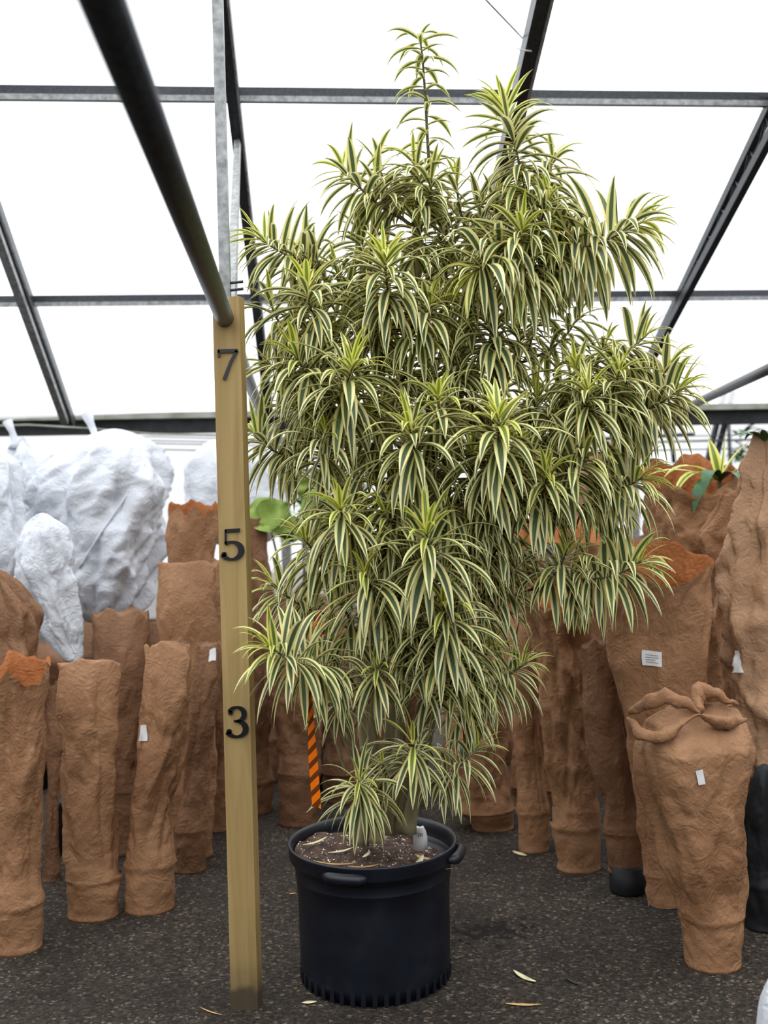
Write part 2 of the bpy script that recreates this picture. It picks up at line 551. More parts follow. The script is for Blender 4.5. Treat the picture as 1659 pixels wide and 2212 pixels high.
# the right truss shows its second chord and zig-zag web
ua, ub = on_roof(1659, 303, 0.28), on_roof(1400, 790, 0.28)
ua, ub = extend(ua, ub, 3.0, 0.15)
m = MB(); m.beam(ua, ub, 0.044, 0.05); m.build('lower_chord', STEEL_D, ceil, smooth=False)
nz = 26
for i in range(nz):
    p = lerp(ua, ub, i / nz); q = lerp(a1, b1, min(1, (i + .5) / nz * 0.93)); r = lerp(ua, ub, (i + 1) / nz)
    m = MB(); m.tube([p, q, r], 0.008, 5); m.build('web_bar', STEEL_D, ceil)
# lattice on the left truss
la, lb = on_roof(2, 530, 0.22), on_roof(140, 912, 0.22)
la, lb = extend(la, lb, 3.0, 0.0)
m = MB(); m.beam(la, lb, 0.05, 0.04); m.build('lower_chord', STEEL, ceil, smooth=False)

# tie pipe of the middle truss (passes through the slot of the measuring board)
ZT = 2.350


def on_level(px, py, z):
    v = (px - W / 2) / F * RV + (H / 2 - py) / F * UV_ + FW
    return CAM + v * ((z - EYE) / v.z)


tA = on_level(478, 668, ZT); tB = on_level(578, 928, ZT)
tdir = (tB - tA).normalized()
tie0 = tA - tdir * 3.2
m = MB(); m.tube([tie0, tA, tB], 0.031, 16); m.build('tie_pipe', STEEL_D, ceil)
m = MB(); m.beam(tie0 + Vector((0.02, 0, 0.026)), tB + Vector((0.02, 0, 0.026)), 0.004, 0.004)
node = tA + tdir * 0.22 + Vector((0, 0, .03))
rt = on_roof(481, 0, 0.07); rf = on_roof(583, 905, 0.07)
# upright from the node to the rafter
k = (node.y - rf.y) / (rt.y - rf.y)
topu = lerp(rf, rt, k); topu = Vector((node.x - 0.0, node.y, topu.z))
m = MB(); m.beam(node, topu, 0.036, 0.03, up=Vector((0, 1, 0))); m.build('web_upright', STEEL, ceil, smooth=False)
m = MB(); m.beam(node + Vector((0.02, 0, .02)), on_roof(513, 305, 0.1), 0.03, 0.03, up=Vector((0, 1, 0))); m.build('web_diagonal', STEEL, ceil, smooth=False)
m = MB()
for dz in (0.10, 0.075):
    c = node + Vector((0.02, -0.02, dz)); m.tube([c, c + Vector((0.045, 0, 0.004))], 0.005, 8)
m.build('bolt', STEEL_D, ceil)
# tie of the right hand truss
pa, pb = on_level(1659, 798, 2.34), on_level(1500, 872, 2.34)
pa, pb = extend(pa, pb, 2.0, 0.6)
m = MB(); m.tube([pa, pb], 0.028, 12); m.build('tie_pipe', STEEL_D, ceil)
# stay wire by the third rafter
m = MB(); m.tube([P(1050, 0, 4.6), P(1134, 88, 5.1)], 0.004, 6); m.tube([P(1025, -28, 4.4), P(1050, 0, 4.6)], 0.004, 6)
m.build('stay_wire', STEEL, ceil)
m = MB(); m.tube([P(1108, 98, 4.98), P(1125, 108, 4.95), P(1146, 110, 5.0), P(1160, 114, 5.05)], 0.004, 6); m.build('cable_tie', STICK, ceil)

# eave beam: pale lip above a dark box
ea, eb = P(0, 912, D0 - .12), P(1659, 886, D0 + .12)
ea, eb = xline(ea, eb)
eave = MB(); eave.beam(ea + Vector((0, -.06, .02)), eb + Vector((0, -.06, .02)), 0.16, 0.045)
eo = tag(eave.build('trim_1', BEAM, smooth=False), 'pale mossy lip and dark box of the eave beam', kind='structure')
m = MB(); m.beam(ea + Vector((0, .02, -.055)), eb + Vector((0, .02, -.055)), 0.12, 0.1); m.build('beam_box', BEAM_D, eo, smooth=False)
m = MB(); m.tube([P(-60, 922, 7.7), P(60, 918, 7.75), P(200, 926, 7.75), P(330, 938, 7.75), P(470, 940, 7.75)], 0.008, 6); m.build('hose', BEAM, eo)

# far side of the next bay
mb = MB()
mb.add([(-16, 17, 0), (16, 17, 0), (16, 17, 7), (-16, 17, 7)], [(0, 1, 2, 3)])
tag(mb.build('wall_back', FILM, smooth=False), 'white film wall of the next greenhouse bay', kind='structure')

YR = D0 - 2 * RIDGE  # unseen solid walls, added to keep low light off the bundles
for nm, q in (('light_block_left', [(-4.8, YR, 0), (-4.8, 8, 0), (-4.8, 8, 2.3), (-4.8, YR, 2.3)]), ('light_block_right', [(4.8, 8, 0), (4.8, YR, 0), (4.8, YR, 2.3), (4.8, 8, 2.3)]),
              ('light_block_front', [(4.8, YR, 0), (-4.8, YR, 0), (-4.8, YR, 2.3), (4.8, YR, 2.3)])):
    mb = MB(); mb.add(q, [(0, 1, 2, 3)])
    tag(mb.build(nm, BEAM_D, smooth=False), 'unseen dark wall added to block low light', kind='structure')

# ------------------------------------------------------------------ measuring board
PD = ground(528, 2182).y
base = P(528, 2182, PD)
pw, pt = 0.091, 0.038
PX0 = base.x
topz = P(484, 640, PD).z
notz = P(478, 680, PD).z
post = empty('measuring_post', (PX0, PD, 0), 'tall upright pine board with black height numerals 3, 5 and 7', 'post')
# the outline as seen from the front: a board with a slot cut into its top for the pipe
cxn = P(478, 676, PD).x - PX0
sl, sr = cxn - 0.026, cxn + 0.026
out = [(-pw / 2, 0), (pw / 2, 0), (pw / 2, topz), (sr, topz - .002), (sr, notz), (sl, notz), (sl, topz), (-pw / 2, topz - .003)]
m = MB()
vs = [(PX0 + x, PD, z) for x, z in out] + [(PX0 + x + .012, PD + pt, z) for x, z in out]
n = len(out)
# back edge is swung a touch so that the right edge shows
fs = [(0, 1, 2, 3, 4, 5, 6, 7), tuple(range(2 * n - 1, n - 1, -1))]
for i in range(n):
    j = (i + 1) % n
    fs.append((i, i + n, j + n, j))
m.add(vs, fs)
bo = m.build('board', WOOD, post, smooth=False)


def stroke(pts, z0, thick, ox, oz, sc):
    """thick-thin pen stroke: pts = [(x, y, halfwidth)] in numeral units, extruded"""
    m = MB()
    L, R = [], []
    for i, (x, y, w) in enumerate(pts):
        x0, y0, _ = pts[max(0, i - 1)]; x1, y1, _ = pts[min(len(pts) - 1, i + 1)]
        dx, dy = x1 - x0, y1 - y0
        l = sqrt(dx * dx + dy * dy) or 1
        nx, ny = -dy / l, dx / l
        L.append((x + nx * w, y + ny * w)); R.append((x - nx * w, y - ny * w))
    k = len(pts)
    vs = []
    for yy in (PD - thick, PD):
        for (x, y) in L + R:
            vs.append((ox + x * sc, yy, oz + y * sc))
    fs = []
    for i in range(k - 1):
        fs.append((i, i + 1, k + i + 1, k + i))
        o2 = 2 * k
        fs.append((o2 + i, o2 + k + i, o2 + k + i + 1, o2 + i + 1))
        fs.append((i, o2 + i, o2 + i + 1, i + 1))
        fs.append((k + i, k + i + 1, o2 + k + i + 1, o2 + k + i))
    fs.append((0, k, 3 * k, 2 * k)); fs.append((k - 1, 3 * k - 1, 4 * k - 1, 2 * k - 1))
    m.add(vs, fs)
    return m


def arc(cx, cy, rx, ry, a0, a1, w0, w1, n=22):
    """stroke points along an arc, heaviest on its flanks"""
    r = []
    for i in range(n + 1):
        a = radians(lerp(a0, a1, i / n))
        w = lerp(w0, w1, abs(cos(a)) ** 1.4)
        r.append((cx + rx * cos(a), cy + ry * sin(a), w))
    return r


def ball(x, y, r, n=16):
    return [(x + r * (-1 + 2 * i / n), y, r * sqrt(max(0.02, 1 - (-1 + 2 * i / n) ** 2))) for i in range(n + 1)]


def numeral(kind, px, pyb, size):
    c = P(px, pyb, PD)
    ox, oz = c.x, c.z
    parts = []
    if kind == '3':
        parts.append(arc(0.0, 0.75, 0.24, 0.22, 160, -90, 0.035, 0.085))
        parts.append(arc(-0.02, 0.27, 0.30, 0.25, 90, -160, 0.035, 0.095))
        parts.append(ball(-0.20, 0.80, 0.075)); parts.append(ball(-0.26, 0.19, 0.085))
        parts.append([(-0.10, 0.525, 0.03), (0.06, 0.525, 0.03)])
        lab = 'black numeral 3'
    elif kind == '5':
        parts.append([(-0.22, 0.94, 0.055), (0.26, 0.955, 0.055)])
        parts.append([(-0.205, 0.97, 0.03), (-0.21, 0.50, 0.03)])
        parts.append(arc(-0.03, 0.30, 0.32, 0.28, 128, -155, 0.035, 0.1))
        parts.append(ball(-0.27, 0.18, 0.085))
        lab = 'black numeral 5'
    else:
        parts.append([(-0.32, 0.95, 0.06), (0.33, 0.95, 0.06)])
        parts.append([(-0.29, 0.99, 0.035), (-0.29, 0.76, 0.035)])
        parts.append([(0.30, 0.95, 0.05), (0.10, 0.60, 0.05), (-0.14, 0.03, 0.055)])
        lab = 'black numeral 7'
    mm = MB()
    for p in parts:
        s_ = stroke(p, 0, 0.007, ox, oz, size)
        mm.add(s_.v, s_.f)
    o = mm.build('numeral', NUM, post, smooth=False)
    o['label'] = lab


numeral('3', 513, 1592, 0.105)
numeral('5', 503, 1209, 0.105)
numeral('7', 494, 822, 0.105)

# ------------------------------------------------------------------ wrapped plants
random.seed(4)


def cellv(i, j, s):
    return noise.cell(Vector((i + .5, j + .5, s + .5))) * 2 - 1


def facet(a, z, ku, cv, s):
    """piecewise flat random relief around a wrapped body: creases like crumpled paper"""
    q = Vector((cos(a) * ku * .16, sin(a) * ku * .16, z / cv * .8 + s * 3.7))
    u = (a / (2 * pi) * ku + 0.55 * noise.noise(q)) % ku
    v = z / cv + 0.55 * noise.noise(q + Vector((7.1, 3.3, 0))) + 50
    i, j = int(u), int(v)
    fu, fv = u - i, v - j
    i1 = (i + 1) % ku; i %= ku
    c00, c10, c01, c11 = cellv(i, j, s), cellv(i1, j, s), cellv(i, j + 1, s), cellv(i1, j + 1, s)
    if (i * 7 + j * 13 + int(s)) % 2:
        if fu > fv:
            return c00 + (c10 - c00) * fu + (c11 - c10) * fv
        return c00 + (c01 - c00) * fv + (c11 - c01) * fu
    if fu + fv < 1:
        return c00 + (c10 - c00) * fu + (c01 - c00) * fv
    return c11 + (c01 - c11) * (1 - fu) + (c10 - c11) * (1 - fv)


def ridge(v):
    return 1 - 2 * abs(noise.noise(v))


def wrapped(label, wrap, sleeve, d=None, mat=PAPER, top='closed', seed=1, amp=1.0, fy=0.85, tilt=0.0, rim=0.05,
            stickers=(), name='wrapped_plant', cat='wrapped plant', group=None, pot=None, inner=True, lean=0.0, nth=112, nrow=118, seam=None,
            trunk_to_floor=False, flat0=0.66, wrapmat=None):
    """a potted plant wrapped in paper. wrap / sleeve: rows (photo y, left x, right x), lowest first"""
    rows = list(wrap) + list(sleeve)
    y0, xl, xr = rows[0]
    floor_based = d is None
    if floor_based:
        yb = pot[0] if pot else y0
        g = ground((xl + xr) / 2, yb).y
        d = g / (1 - (xr - xl) / 2 / F * 0.85)

    def row(r):
        y, a, b = r
        c = P((a + b) / 2, y, d)
        return (c.z, c.x, (b - a) / 2 / F * d)
    wr = [row(r) for r in wrap]; sl = [row(r) for r in sleeve]
    if wr and not pot and abs(wr[0][0]) < .6:
        wr[0] = (0.0,) + wr[0][1:]
    if wr:
        sl[0] = (wr[-1][0] - 0.012, sl[0][1], max(sl[0][2], wr[-1][2] * 1.005))
    base_c = P((xl + xr) / 2, y0, d)
    root = empty(name, (base_c.x, d, 0.0), label, cat, group)
    sd = Vector((seed * 3.17, seed * 1.31, seed * 7.7))
    if pot:
        py, pl, pr = pot
        zt = wr[0][0]; r = (pr - pl) / 2 / F * d; cx = P((pl + pr) / 2, py, d).x
        pm = MB(); pm.lathe([(0.001, 0.0), (r * .95, 0.0), (r, 0.01), (r * 1.02, zt + 0.03), (0.001, zt + .03)], 40, (cx, d, 0))
        pm.build('nursery_pot', POTB, root)
    if wr:
        zz = [w[0] for w in wr]
        z0, z1 = zz[0], zz[-1]
        wm = MB(); nn, nr = 64, 22
        vs = []
        for i in range(nr + 1):
            t = i / nr; z = lerp(z0, z1, t)
            cx, r = interp(wr, z)
            bulge = 1 + 0.045 * math.exp(-((t - 0.93) / 0.05) ** 2) - 0.02 * math.exp(-((t - 0.8) / 0.06) ** 2)
            for k_ in range(nn):
                a = 2 * pi * k_ / nn
                dd = 0.0035 * facet(a, z, 11, .07, seed + 40) + 0.002 * facet(a, z, 23, .03, seed + 41)
                rr = r * bulge + dd * min(1.0, t * 6 + .15)
                vs.append((cx + cos(a) * rr, d + sin(a) * rr * fy, z))
        fs = [(i * nn + k_, i * nn + (k_ + 1) % nn, (i + 1) * nn + (k_ + 1) % nn, (i + 1) * nn + k_) for i in range(nr) for k_ in range(nn)]
        fs.append(tuple(range(nn - 1, -1, -1)))
        wm.add(vs, fs); wm.build('pot_wrap', wrapmat or mat, root)
    z0, z1 = sl[0][0], sl[-1][0]
    hgt = z1 - z0
    A = 0.019 * amp
    CV = .15 if mat is CLOTH else .105
    SHR = (-1) ** seed * (.5 + .4 * sin(seed * 2.1))
    K1 = max(6, int(2 * pi * max(q_[2] for q_ in sl) / CV))

    def surf(a, t, inset=0.0):
        z = lerp(z0, z1, t)
        cx, r = interp(sl, z)
        ca, sa = cos(a), sin(a)
        fyy = fy
        if top == 'closed':
            u = max(0.0, (t - flat0) / (1 - flat0))
            fyy = fy * lerp(1, 0.10, u ** 1.6)
        elif top == 'dome':
            u = max(0.0, (t - 0.55) / 0.45)
            r *= sqrt(max(0.0, 1 - u ** 3))
            if wr == []:
                u = max(0.0, (0.4 - t) / 0.4)
                r *= lerp(1, sqrt(max(0.0, 1 - u ** 4)), 0.9)
        q = Vector((cx + ca * r, d + sa * r, z)) + sd
        low = max(0.0, 1 - t * 7) if wr else 0.0
        dd = 0.45 * noise.noise(q * 2.4) + 0.95 * facet(a + SHR * z, z, K1, CV * 3.4, seed) + 0.42 * facet(a - .6 * SHR * z, z, K1 + 3, CV * 1.1, seed + 1) \
            + 0.20 * facet(a + 2 * SHR * z, z, K1 * 2 + 1, CV * .6, seed + 2) + 0.09 * facet(a, z, K1 * 5 + 1, CV * .25, seed + 3) \
            + low * (.5 * facet(a, z, 7, .035, seed + 5) + .2)
        k_ = A * (0.45 + 2.2 * min(r, .35))
        if top == 'dome':
            k_ *= min(1, r / 0.08 + .1)
        rr = r + dd * k_ * min(1, 0.12 + t * 7) - inset
        zo = z
        if top in ('open', 'closed'):
            w8 = max(0.0, (t - 0.6) / 0.4) ** 2
            zo += w8 * (rim * (noise.noise(Vector((ca * 1.7, sa * 1.7, seed * 5.1))) + 0.22 * noise.noise(Vector((ca * 4, sa * 4, seed * 2.3)))) + tilt * sa)
        return Vector((cx + ca * rr, d + lean * t * hgt + sa * rr * fyy, max(0.004, zo)))

    sm = MB()
    vs = []
    for i in range(nrow + 1):
        t = i / nrow
        if top == 'dome' and i == nrow: t = 0.9995
        for k_ in range(nth):
            vs.append(surf(2 * pi * k_ / nth, t))
    fs = [(i * nth + k_, i * nth + (k_ + 1) % nth, (i + 1) * nth + (k_ + 1) % nth, (i + 1) * nth + k_) for i in range(nrow) for k_ in range(nth)]
    sm.add(vs, fs)
    mats = [mat]
    if top == 'open':
        mats = [mat, PAPER_IN]
        nin = int(nrow * 0.5)
        vi = []
        for j in range(nin + 1):
            t = 1 - j / nrow
            for k_ in range(nth):
                vi.append(surf(2 * pi * k_ / nth, t, 0.003 if j else 0.0))
        fi = [(j * nth + k_, j * nth + (k_ + 1) % nth, (j + 1) * nth + (k_ + 1) % nth, (j + 1) * nth + k_) for j in range(nin) for k_ in range(nth)]
        fi.append(tuple(nin * nth + k_ for k_ in range(nth)))
        sm.add(vi, fi, 1)
    else:
        o_ = nrow * nth
        sm.add([], [])
        sm.f.append(tuple(o_ + k_ for k_ in range(nth))); sm.m.append(0)
    if not wr:
        sm.f.append(tuple(range(nth - 1, -1, -1))); sm.m.append(0)
    so_ = sm.build('paper_sleeve' if mat is not CLOTH else 'cloth_wrap', mats, root)
    for (sx, sy, sw, sh, rot) in stickers:
        c = P(sx, sy, d); t = (c.z - z0) / hgt
        cx, r = interp(sl, c.z)
        a = -pi / 2 + math.asin(max(-.95, min(.95, (c.x - cx) / r)))
        wm_, hm_ = sw / F * d, sh / F * d
        st = MB(); g = 6; vs = []
        for i in range(g + 1):
            for j in range(g + 1):
                u, v = (j / g - .5) * wm_, (i / g - .5) * hm_
                u, v = u * cos(rot) - v * sin(rot), u * sin(rot) + v * cos(rot)
                aa = a + u / (r * max(.35, cos(a + pi / 2)))
                p = surf(aa, min(.98, max(0, t + v / hgt)), -0.005)
                vs.append(p)
        # flatten the sticker a little so that it bridges the creases
        cen = sum(vs, Vector()) / len(vs)
        vs = [Vector((p.x, min(lerp(p.y, cen.y, .55), p.y) - 0.002, p.z)) for p in vs]
        st.add(vs, [(i * (g + 1) + j, i * (g + 1) + j + 1, (i + 1) * (g + 1) + j + 1, (i + 1) * (g + 1) + j) for i in range(g) for j in range(g)])
        s_o = st.build('sticker', STICK, root)
        s_o['label'] = 'small white paper sticker'
        if sw > 35:
            ln = MB()
            for q in (0.72, 0.56, 0.40, 0.24):
                i0 = q * g
                pts = []
                for jj in range(1, g):
                    f0 = int(i0); fr = i0 - f0
                    p = lerp(vs[f0 * (g + 1) + jj], vs[(f0 + 1) * (g + 1) + jj], fr)
                    pts.append(p + Vector((0, -.0015, 0)))
                ln.tube(pts[:-1] if q == .40 else pts, 0.0009, 4)
            ln.build('print_lines', INK, s_o)
    if seam is not None:
        st = MB(); vs = []
        for i in range(61):
            t = i / 60 * .97 + .01
            aa = seam + .1 * noise.noise(Vector((t * 3, seed, 0)))
            for k_, off in ((-.13, -.003), (-.05, -.010), (.05, -.012), (.13, -.003)):
                vs.append(surf(aa + k_, t, off))
        st.add(vs, [(i * 4 + j, i * 4 + j + 1, i * 4 + j + 5, i * 4 + j + 4) for i in range(60) for j in range(3)])
        st.build('seam', mat, root)
    return root, surf, d


def collar(root, px, py, d, rx, ry, tube, seed, mat, name='folded_collar', dz=0.0):
    """crumpled roll of paper around a tied or turned-down top"""
    c = P(px, py, d)
    m = MB(); n1, n2 = 90, 18; vs = []
    for i in range(n1):
        a = 2 * pi * i / n1
        for j in range(n2):
            b = 2 * pi * j / n2
            q = Vector((cos(a) * 1.2, sin(a) * 1.2, b * .35)) + Vector((seed, seed * 2, 0))
            rr = tube * (1 + 0.55 * noise.noise(q * 2.2) + .5 * ridge(q * 4.2) * .6)
            R = 1 + 0.10 * noise.noise(Vector((cos(a) * 2, sin(a) * 2, seed)))
            wob = dz * noise.noise(Vector((cos(a) * 1.3 + seed, sin(a) * 1.3, 3)))
            vs.append((c.x + cos(a) * (rx * R + rr * cos(b)), d + sin(a) * (ry * R + rr * cos(b) * .8), c.z + wob + rr * 1.35 * sin(b)))
    fs = [(i * n2 + j, i * n2 + (j + 1) % n2, ((i + 1) % n1) * n2 + (j + 1) % n2, ((i + 1) % n1) * n2 + j) for i in range(n1) for j in range(n2)]
    m.add(vs, fs)
    return m.build(name, mat, root)


GB = 'brown paper wrapped plants'
# --- left row
wrapped('brown paper wrapped plant with orange torn-open top, leftmost in front of the white bags', [(2068, -22, 92), (1940, -28, 97)],
        [(1932, -26, 95), (1850, -28, 100), (1700, -30, 100), (1560, -28, 104), (1445, -38, 116)], top='open', rim=0.10, seed=1, group=GB, mat=PAPER, tilt=0.03)
wrapped('broad brown paper wrapped plant with a straight folded top beside the torn-open one', [(1996, 147, 258), (1888, 142, 262)],
        [(1880, 140, 260), (1780, 130, 264), (1650, 122, 268), (1520, 118, 264), (1428, 120, 262)], top='closed', seed=2, group=GB, mat=PAPER, rim=.03, fy=.75)
r_, _, dL3 = wrapped('brown paper wrapped plant with a gathered top and white sticker on its left flank', [(1980, 269, 378), (1856, 267, 382)],
        [(1848, 270, 382), (1720, 276, 392), (1580, 290, 415), (1470, 300, 432), (1398, 296, 436)], top='closed', seed=3, group=GB, mat=PAPER,
        stickers=[(301, 1578, 26, 34, 0.15)], rim=.07, amp=1.25)
wrapped('narrow brown paper wrapped plant with a silver-white sticker beside the measuring board', [(1890, 374, 446), (1785, 376, 448)],
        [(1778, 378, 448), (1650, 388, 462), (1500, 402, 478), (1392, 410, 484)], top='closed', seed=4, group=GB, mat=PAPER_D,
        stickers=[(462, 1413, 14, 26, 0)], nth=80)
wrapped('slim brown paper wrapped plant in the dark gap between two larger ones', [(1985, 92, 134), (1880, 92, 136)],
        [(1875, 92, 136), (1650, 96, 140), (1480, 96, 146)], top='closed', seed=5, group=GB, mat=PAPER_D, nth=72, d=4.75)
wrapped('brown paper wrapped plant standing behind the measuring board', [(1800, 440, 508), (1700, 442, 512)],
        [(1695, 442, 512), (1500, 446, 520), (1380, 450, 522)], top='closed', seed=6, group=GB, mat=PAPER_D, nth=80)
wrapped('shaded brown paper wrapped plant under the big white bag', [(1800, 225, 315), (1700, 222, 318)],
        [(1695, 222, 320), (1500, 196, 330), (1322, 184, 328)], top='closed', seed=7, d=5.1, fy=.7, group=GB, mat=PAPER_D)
wrapped('square-topped brown paper wrapped plant beside the big white bag', [(1800, 350, 460), (1700, 345, 465)],
        [(1695, 345, 468), (1500, 340, 480), (1330, 336, 486), (1216, 334, 484)], top='closed', seed=8, d=5.02, fy=.65, group=GB, mat=PAPER, flat0=.8, amp=.8)
wrapped('open brown paper wrapped plant behind the square-topped one', [(1780, 372, 440), (1680, 368, 444)],
        [(1675, 368, 444), (1400, 368, 462), (1230, 364, 474), (1098, 362, 478)], top='open', seed=9, d=5.35, fy=.6, group=GB, mat=PAPER, rim=.09, tilt=.03)
r9, _, d9 = wrapped('tall brown paper wrapped plant with big green leaves sticking out of its top', [(1775, 515, 590), (1680, 512, 594)],
        [(1675, 512, 594), (1400, 515, 602), (1250, 510, 598), (1118, 506, 592)], top='open', seed=10, d=5.75, group=GB, mat=PAPER_D, rim=.03, amp=1.2)
wrapped('dark slumped brown paper bundle under the white bags at the far left', [(1800, -60, 60), (1700, -70, 70)],
        [(1690, -70, 75), (1440, -50, 118), (1330, -50, 112), (1228, -60, 40)], top='dome', seed=11, d=4.7, fy=.6, group=GB, mat=PAPER_D, amp=1.8)
# --- behind the pot
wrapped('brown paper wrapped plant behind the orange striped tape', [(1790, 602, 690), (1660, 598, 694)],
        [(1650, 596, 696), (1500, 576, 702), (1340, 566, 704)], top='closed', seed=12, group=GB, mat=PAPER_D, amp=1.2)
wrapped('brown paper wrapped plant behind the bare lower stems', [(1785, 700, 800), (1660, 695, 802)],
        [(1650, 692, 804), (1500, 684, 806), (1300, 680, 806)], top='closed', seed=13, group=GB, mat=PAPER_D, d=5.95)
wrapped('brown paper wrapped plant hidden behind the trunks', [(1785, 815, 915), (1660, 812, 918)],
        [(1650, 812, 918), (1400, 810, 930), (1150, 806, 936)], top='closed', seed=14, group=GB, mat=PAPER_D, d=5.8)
wrapped('crumpled pale brown paper wrapped plant to the right of the trunks', [(1838, 1020, 1112), (1740, 985, 1115)],
        [(1732, 975, 1116), (1650, 948, 1112), (1560, 940, 1110), (1440, 950, 1095), (1330, 960, 1090)], top='closed', seed=15, group=GB, mat=PAPER, amp=1.7, d=5.35)
# --- right row
wrapped('slim brown paper wrapped plant with a long side seam', [(1846, 1120, 1186), (1746, 1114, 1190)],
        [(1740, 1114, 1188), (1600, 1102, 1176), (1480, 1086, 1178), (1330, 1070, 1180)], top='closed', seed=16, group=GB, mat=PAPER, seam=-1.1, nth=80)
wrapped('brown paper wrapped plant with a gaping dark top next to the slim seamed one', [(1890, 1202, 1298), (1774, 1190, 1300)],
        [(1766, 1192, 1298), (1650, 1172, 1292), (1500, 1160, 1268), (1400, 1150, 1272), (1280, 1112, 1292)], top='open', seed=17, group=GB, mat=PAPER, rim=.1, tilt=.05, amp=1.2)
wrapped('dark brown paper wrapped plant whose black pot shows below the paper', [(1882, 1312, 1394), (1790, 1302, 1394)],
        [(1782, 1300, 1394), (1650, 1270, 1384), (1500, 1250, 1352), (1390, 1248, 1345)], top='closed', seed=18, group=GB, mat=PAPER_D, pot=(1938, 1318, 1396), fy=.7)
r4, _, d4 = wrapped('large brown paper wrapped plant with an open flared top and a white square sticker', [(2012, 1402, 1476), (1882, 1392, 1480)],
        [(1874, 1388, 1482), (1750, 1375, 1505), (1600, 1350, 1530), (1400, 1306, 1538), (1270, 1292, 1542), (1212, 1280, 1552)], top='open', seed=19, group=GB,
        mat=PAPER, pot=(2034, 1402, 1480), stickers=[(1388, 1412, 46, 34, -.08)], rim=.04, tilt=.085, amp=.7, d=4.25, fy=.6)
r5, _, d5 = wrapped('brown paper wrapped plant with a bunched folded collar and a small white sticker', [(2106, 1482, 1602), (1966, 1468, 1606)],
        [(1958, 1466, 1608), (1850, 1425, 1616), (1700, 1378, 1622), (1612, 1356, 1626), (1560, 1376, 1618), (1525, 1420, 1606)],
        top='closed', seed=20, group=GB, mat=PAPER, stickers=[(1483, 1655, 18, 32, 0.1)], rim=.03, amp=1.0, flat0=.8)
for i, (pth, r_) in enumerate((([(1362, 1540, .0), (1400, 1516, -.06), (1440, 1508, -.09), (1485, 1520, -.10), (1512, 1540, -.11)], .021),
                               ([(1358, 1556, .0), (1384, 1588, -.08), (1424, 1594, -.13), (1470, 1568, -.13), (1512, 1543, -.12)], .018),
                               ([(1512, 1542, -.11), (1506, 1512, -.05), (1512, 1490, -.02), (1550, 1500, -.04), (1592, 1528, -.03)], .024),
                               ([(1514, 1543, -.12), (1545, 1560, -.12), (1580, 1562, -.08), (1612, 1550, -.02)], .019))):
    pts = [P(x, y, d5 + dd_) for x, y, dd_ in pth]
    fine = []
    for k_ in range(len(pts) - 1):
        for j_ in range(8): fine.append(lerp(pts[k_], pts[k_ + 1], j_ / 8))
    fine.append(pts[-1])
    m = MB(); m.tube(fine, [r_ * (.25 + 1.0 * sin(pi * min(1, k_ / (len(fine) - 1) * .9 + .08))) for k_ in range(len(fine))], 12)
    for k_, v in enumerate(m.v):
        v = Vector(v); q_ = v * 18 + Vector((i * 5, 0, 0))
        m.v[k_] = tuple(v + Vector((noise.noise(q_), noise.noise(q_ + Vector((9, 0, 0))) * .7, noise.noise(q_ * 1.2) * 1.6 + .35 * ridge(q_ * 3))) * .010)
    m.build('fold', PAPER, r5)
r6, _, d6 = wrapped('very tall pale brown paper wrapped plant with a green tip, far right', [(2000, 1680, 1800), (1850, 1675, 1805)],
        [(1845, 1675, 1805), (1640, 1598, 1800), (1500, 1562, 1800), (1300, 1545, 1795), (1150, 1560, 1775), (1020, 1590, 1750), (935, 1612, 1722)], top='closed', seed=21, group=GB,
        mat=PAPER_P, stickers=[(1567, 1425, 20, 46, 0.15)], amp=1.9, rim=.03, d=4.3, fy=.6)
wrapped('pale crumpled brown paper wrapped plant between the open one and the very tall one', [(1900, 1570, 1680), (1780, 1565, 1685)],
        [(1775, 1565, 1685), (1400, 1550, 1690), (1270, 1535, 1695), (1160, 1478, 1690), (1062, 1560, 1680)], top='closed', seed=22, group=GB, mat=PAPER, amp=1.8, d=4.6)
r7, _, d7 = wrapped('wide open brown paper wrapped plant with orange inside and a striped green plant', [(1800, 1430, 1540), (1700, 1425, 1545)],
        [(1695, 1425, 1545), (1300, 1390, 1570), (1150, 1376, 1590), (1020, 1362, 1612)], top='open', seed=23, group=GB, mat=PAPER, rim=.10, tilt=.10, d=5.1, amp=1.4)
wrapped('orange-rimmed brown paper wrapped plant behind the hanging right branch', [(1800, 1110, 1230), (1690, 1100, 1240)],
        [(1685, 1100, 1240), (1400, 1080, 1290), (1250, 1050, 1320), (1150, 1036, 1345)], top='open', seed=24, group=GB, mat=PAPER, rim=.10, tilt=.10, d=5.75, amp=1.1)
wrapped('crumpled brown paper wrapped plant farther back below the dark eave beam', [(1760, 1200, 1300), (1660, 1195, 1305)],
        [(1655, 1195, 1305), (1250, 1180, 1330), (1080, 1170, 1345), (970, 1165, 1345)], top='open', seed=25, group=GB, mat=PAPER_P, rim=.08, tilt=.05, d=6.4, amp=1.6)
wrapped('brown paper wrapped plant hidden behind the thick right trunk', [(1770, 960, 1060), (1670, 955, 1065)],
        [(1660, 955, 1065), (1300, 950, 1080), (1085, 945, 1090)], top='open', seed=26, group=GB, mat=PAPER, d=6.2)
wrapped('black plastic wrapped pot behind the bunched collar one', [(2030, 1612, 1690), (1900, 1606, 1696)],
        [(1895, 1606, 1696), (1760, 1600, 1700), (1650, 1610, 1690)], top='dome', seed=27, mat=POTB, d=4.0, cat='wrapped plant', name='wrapped_pot')

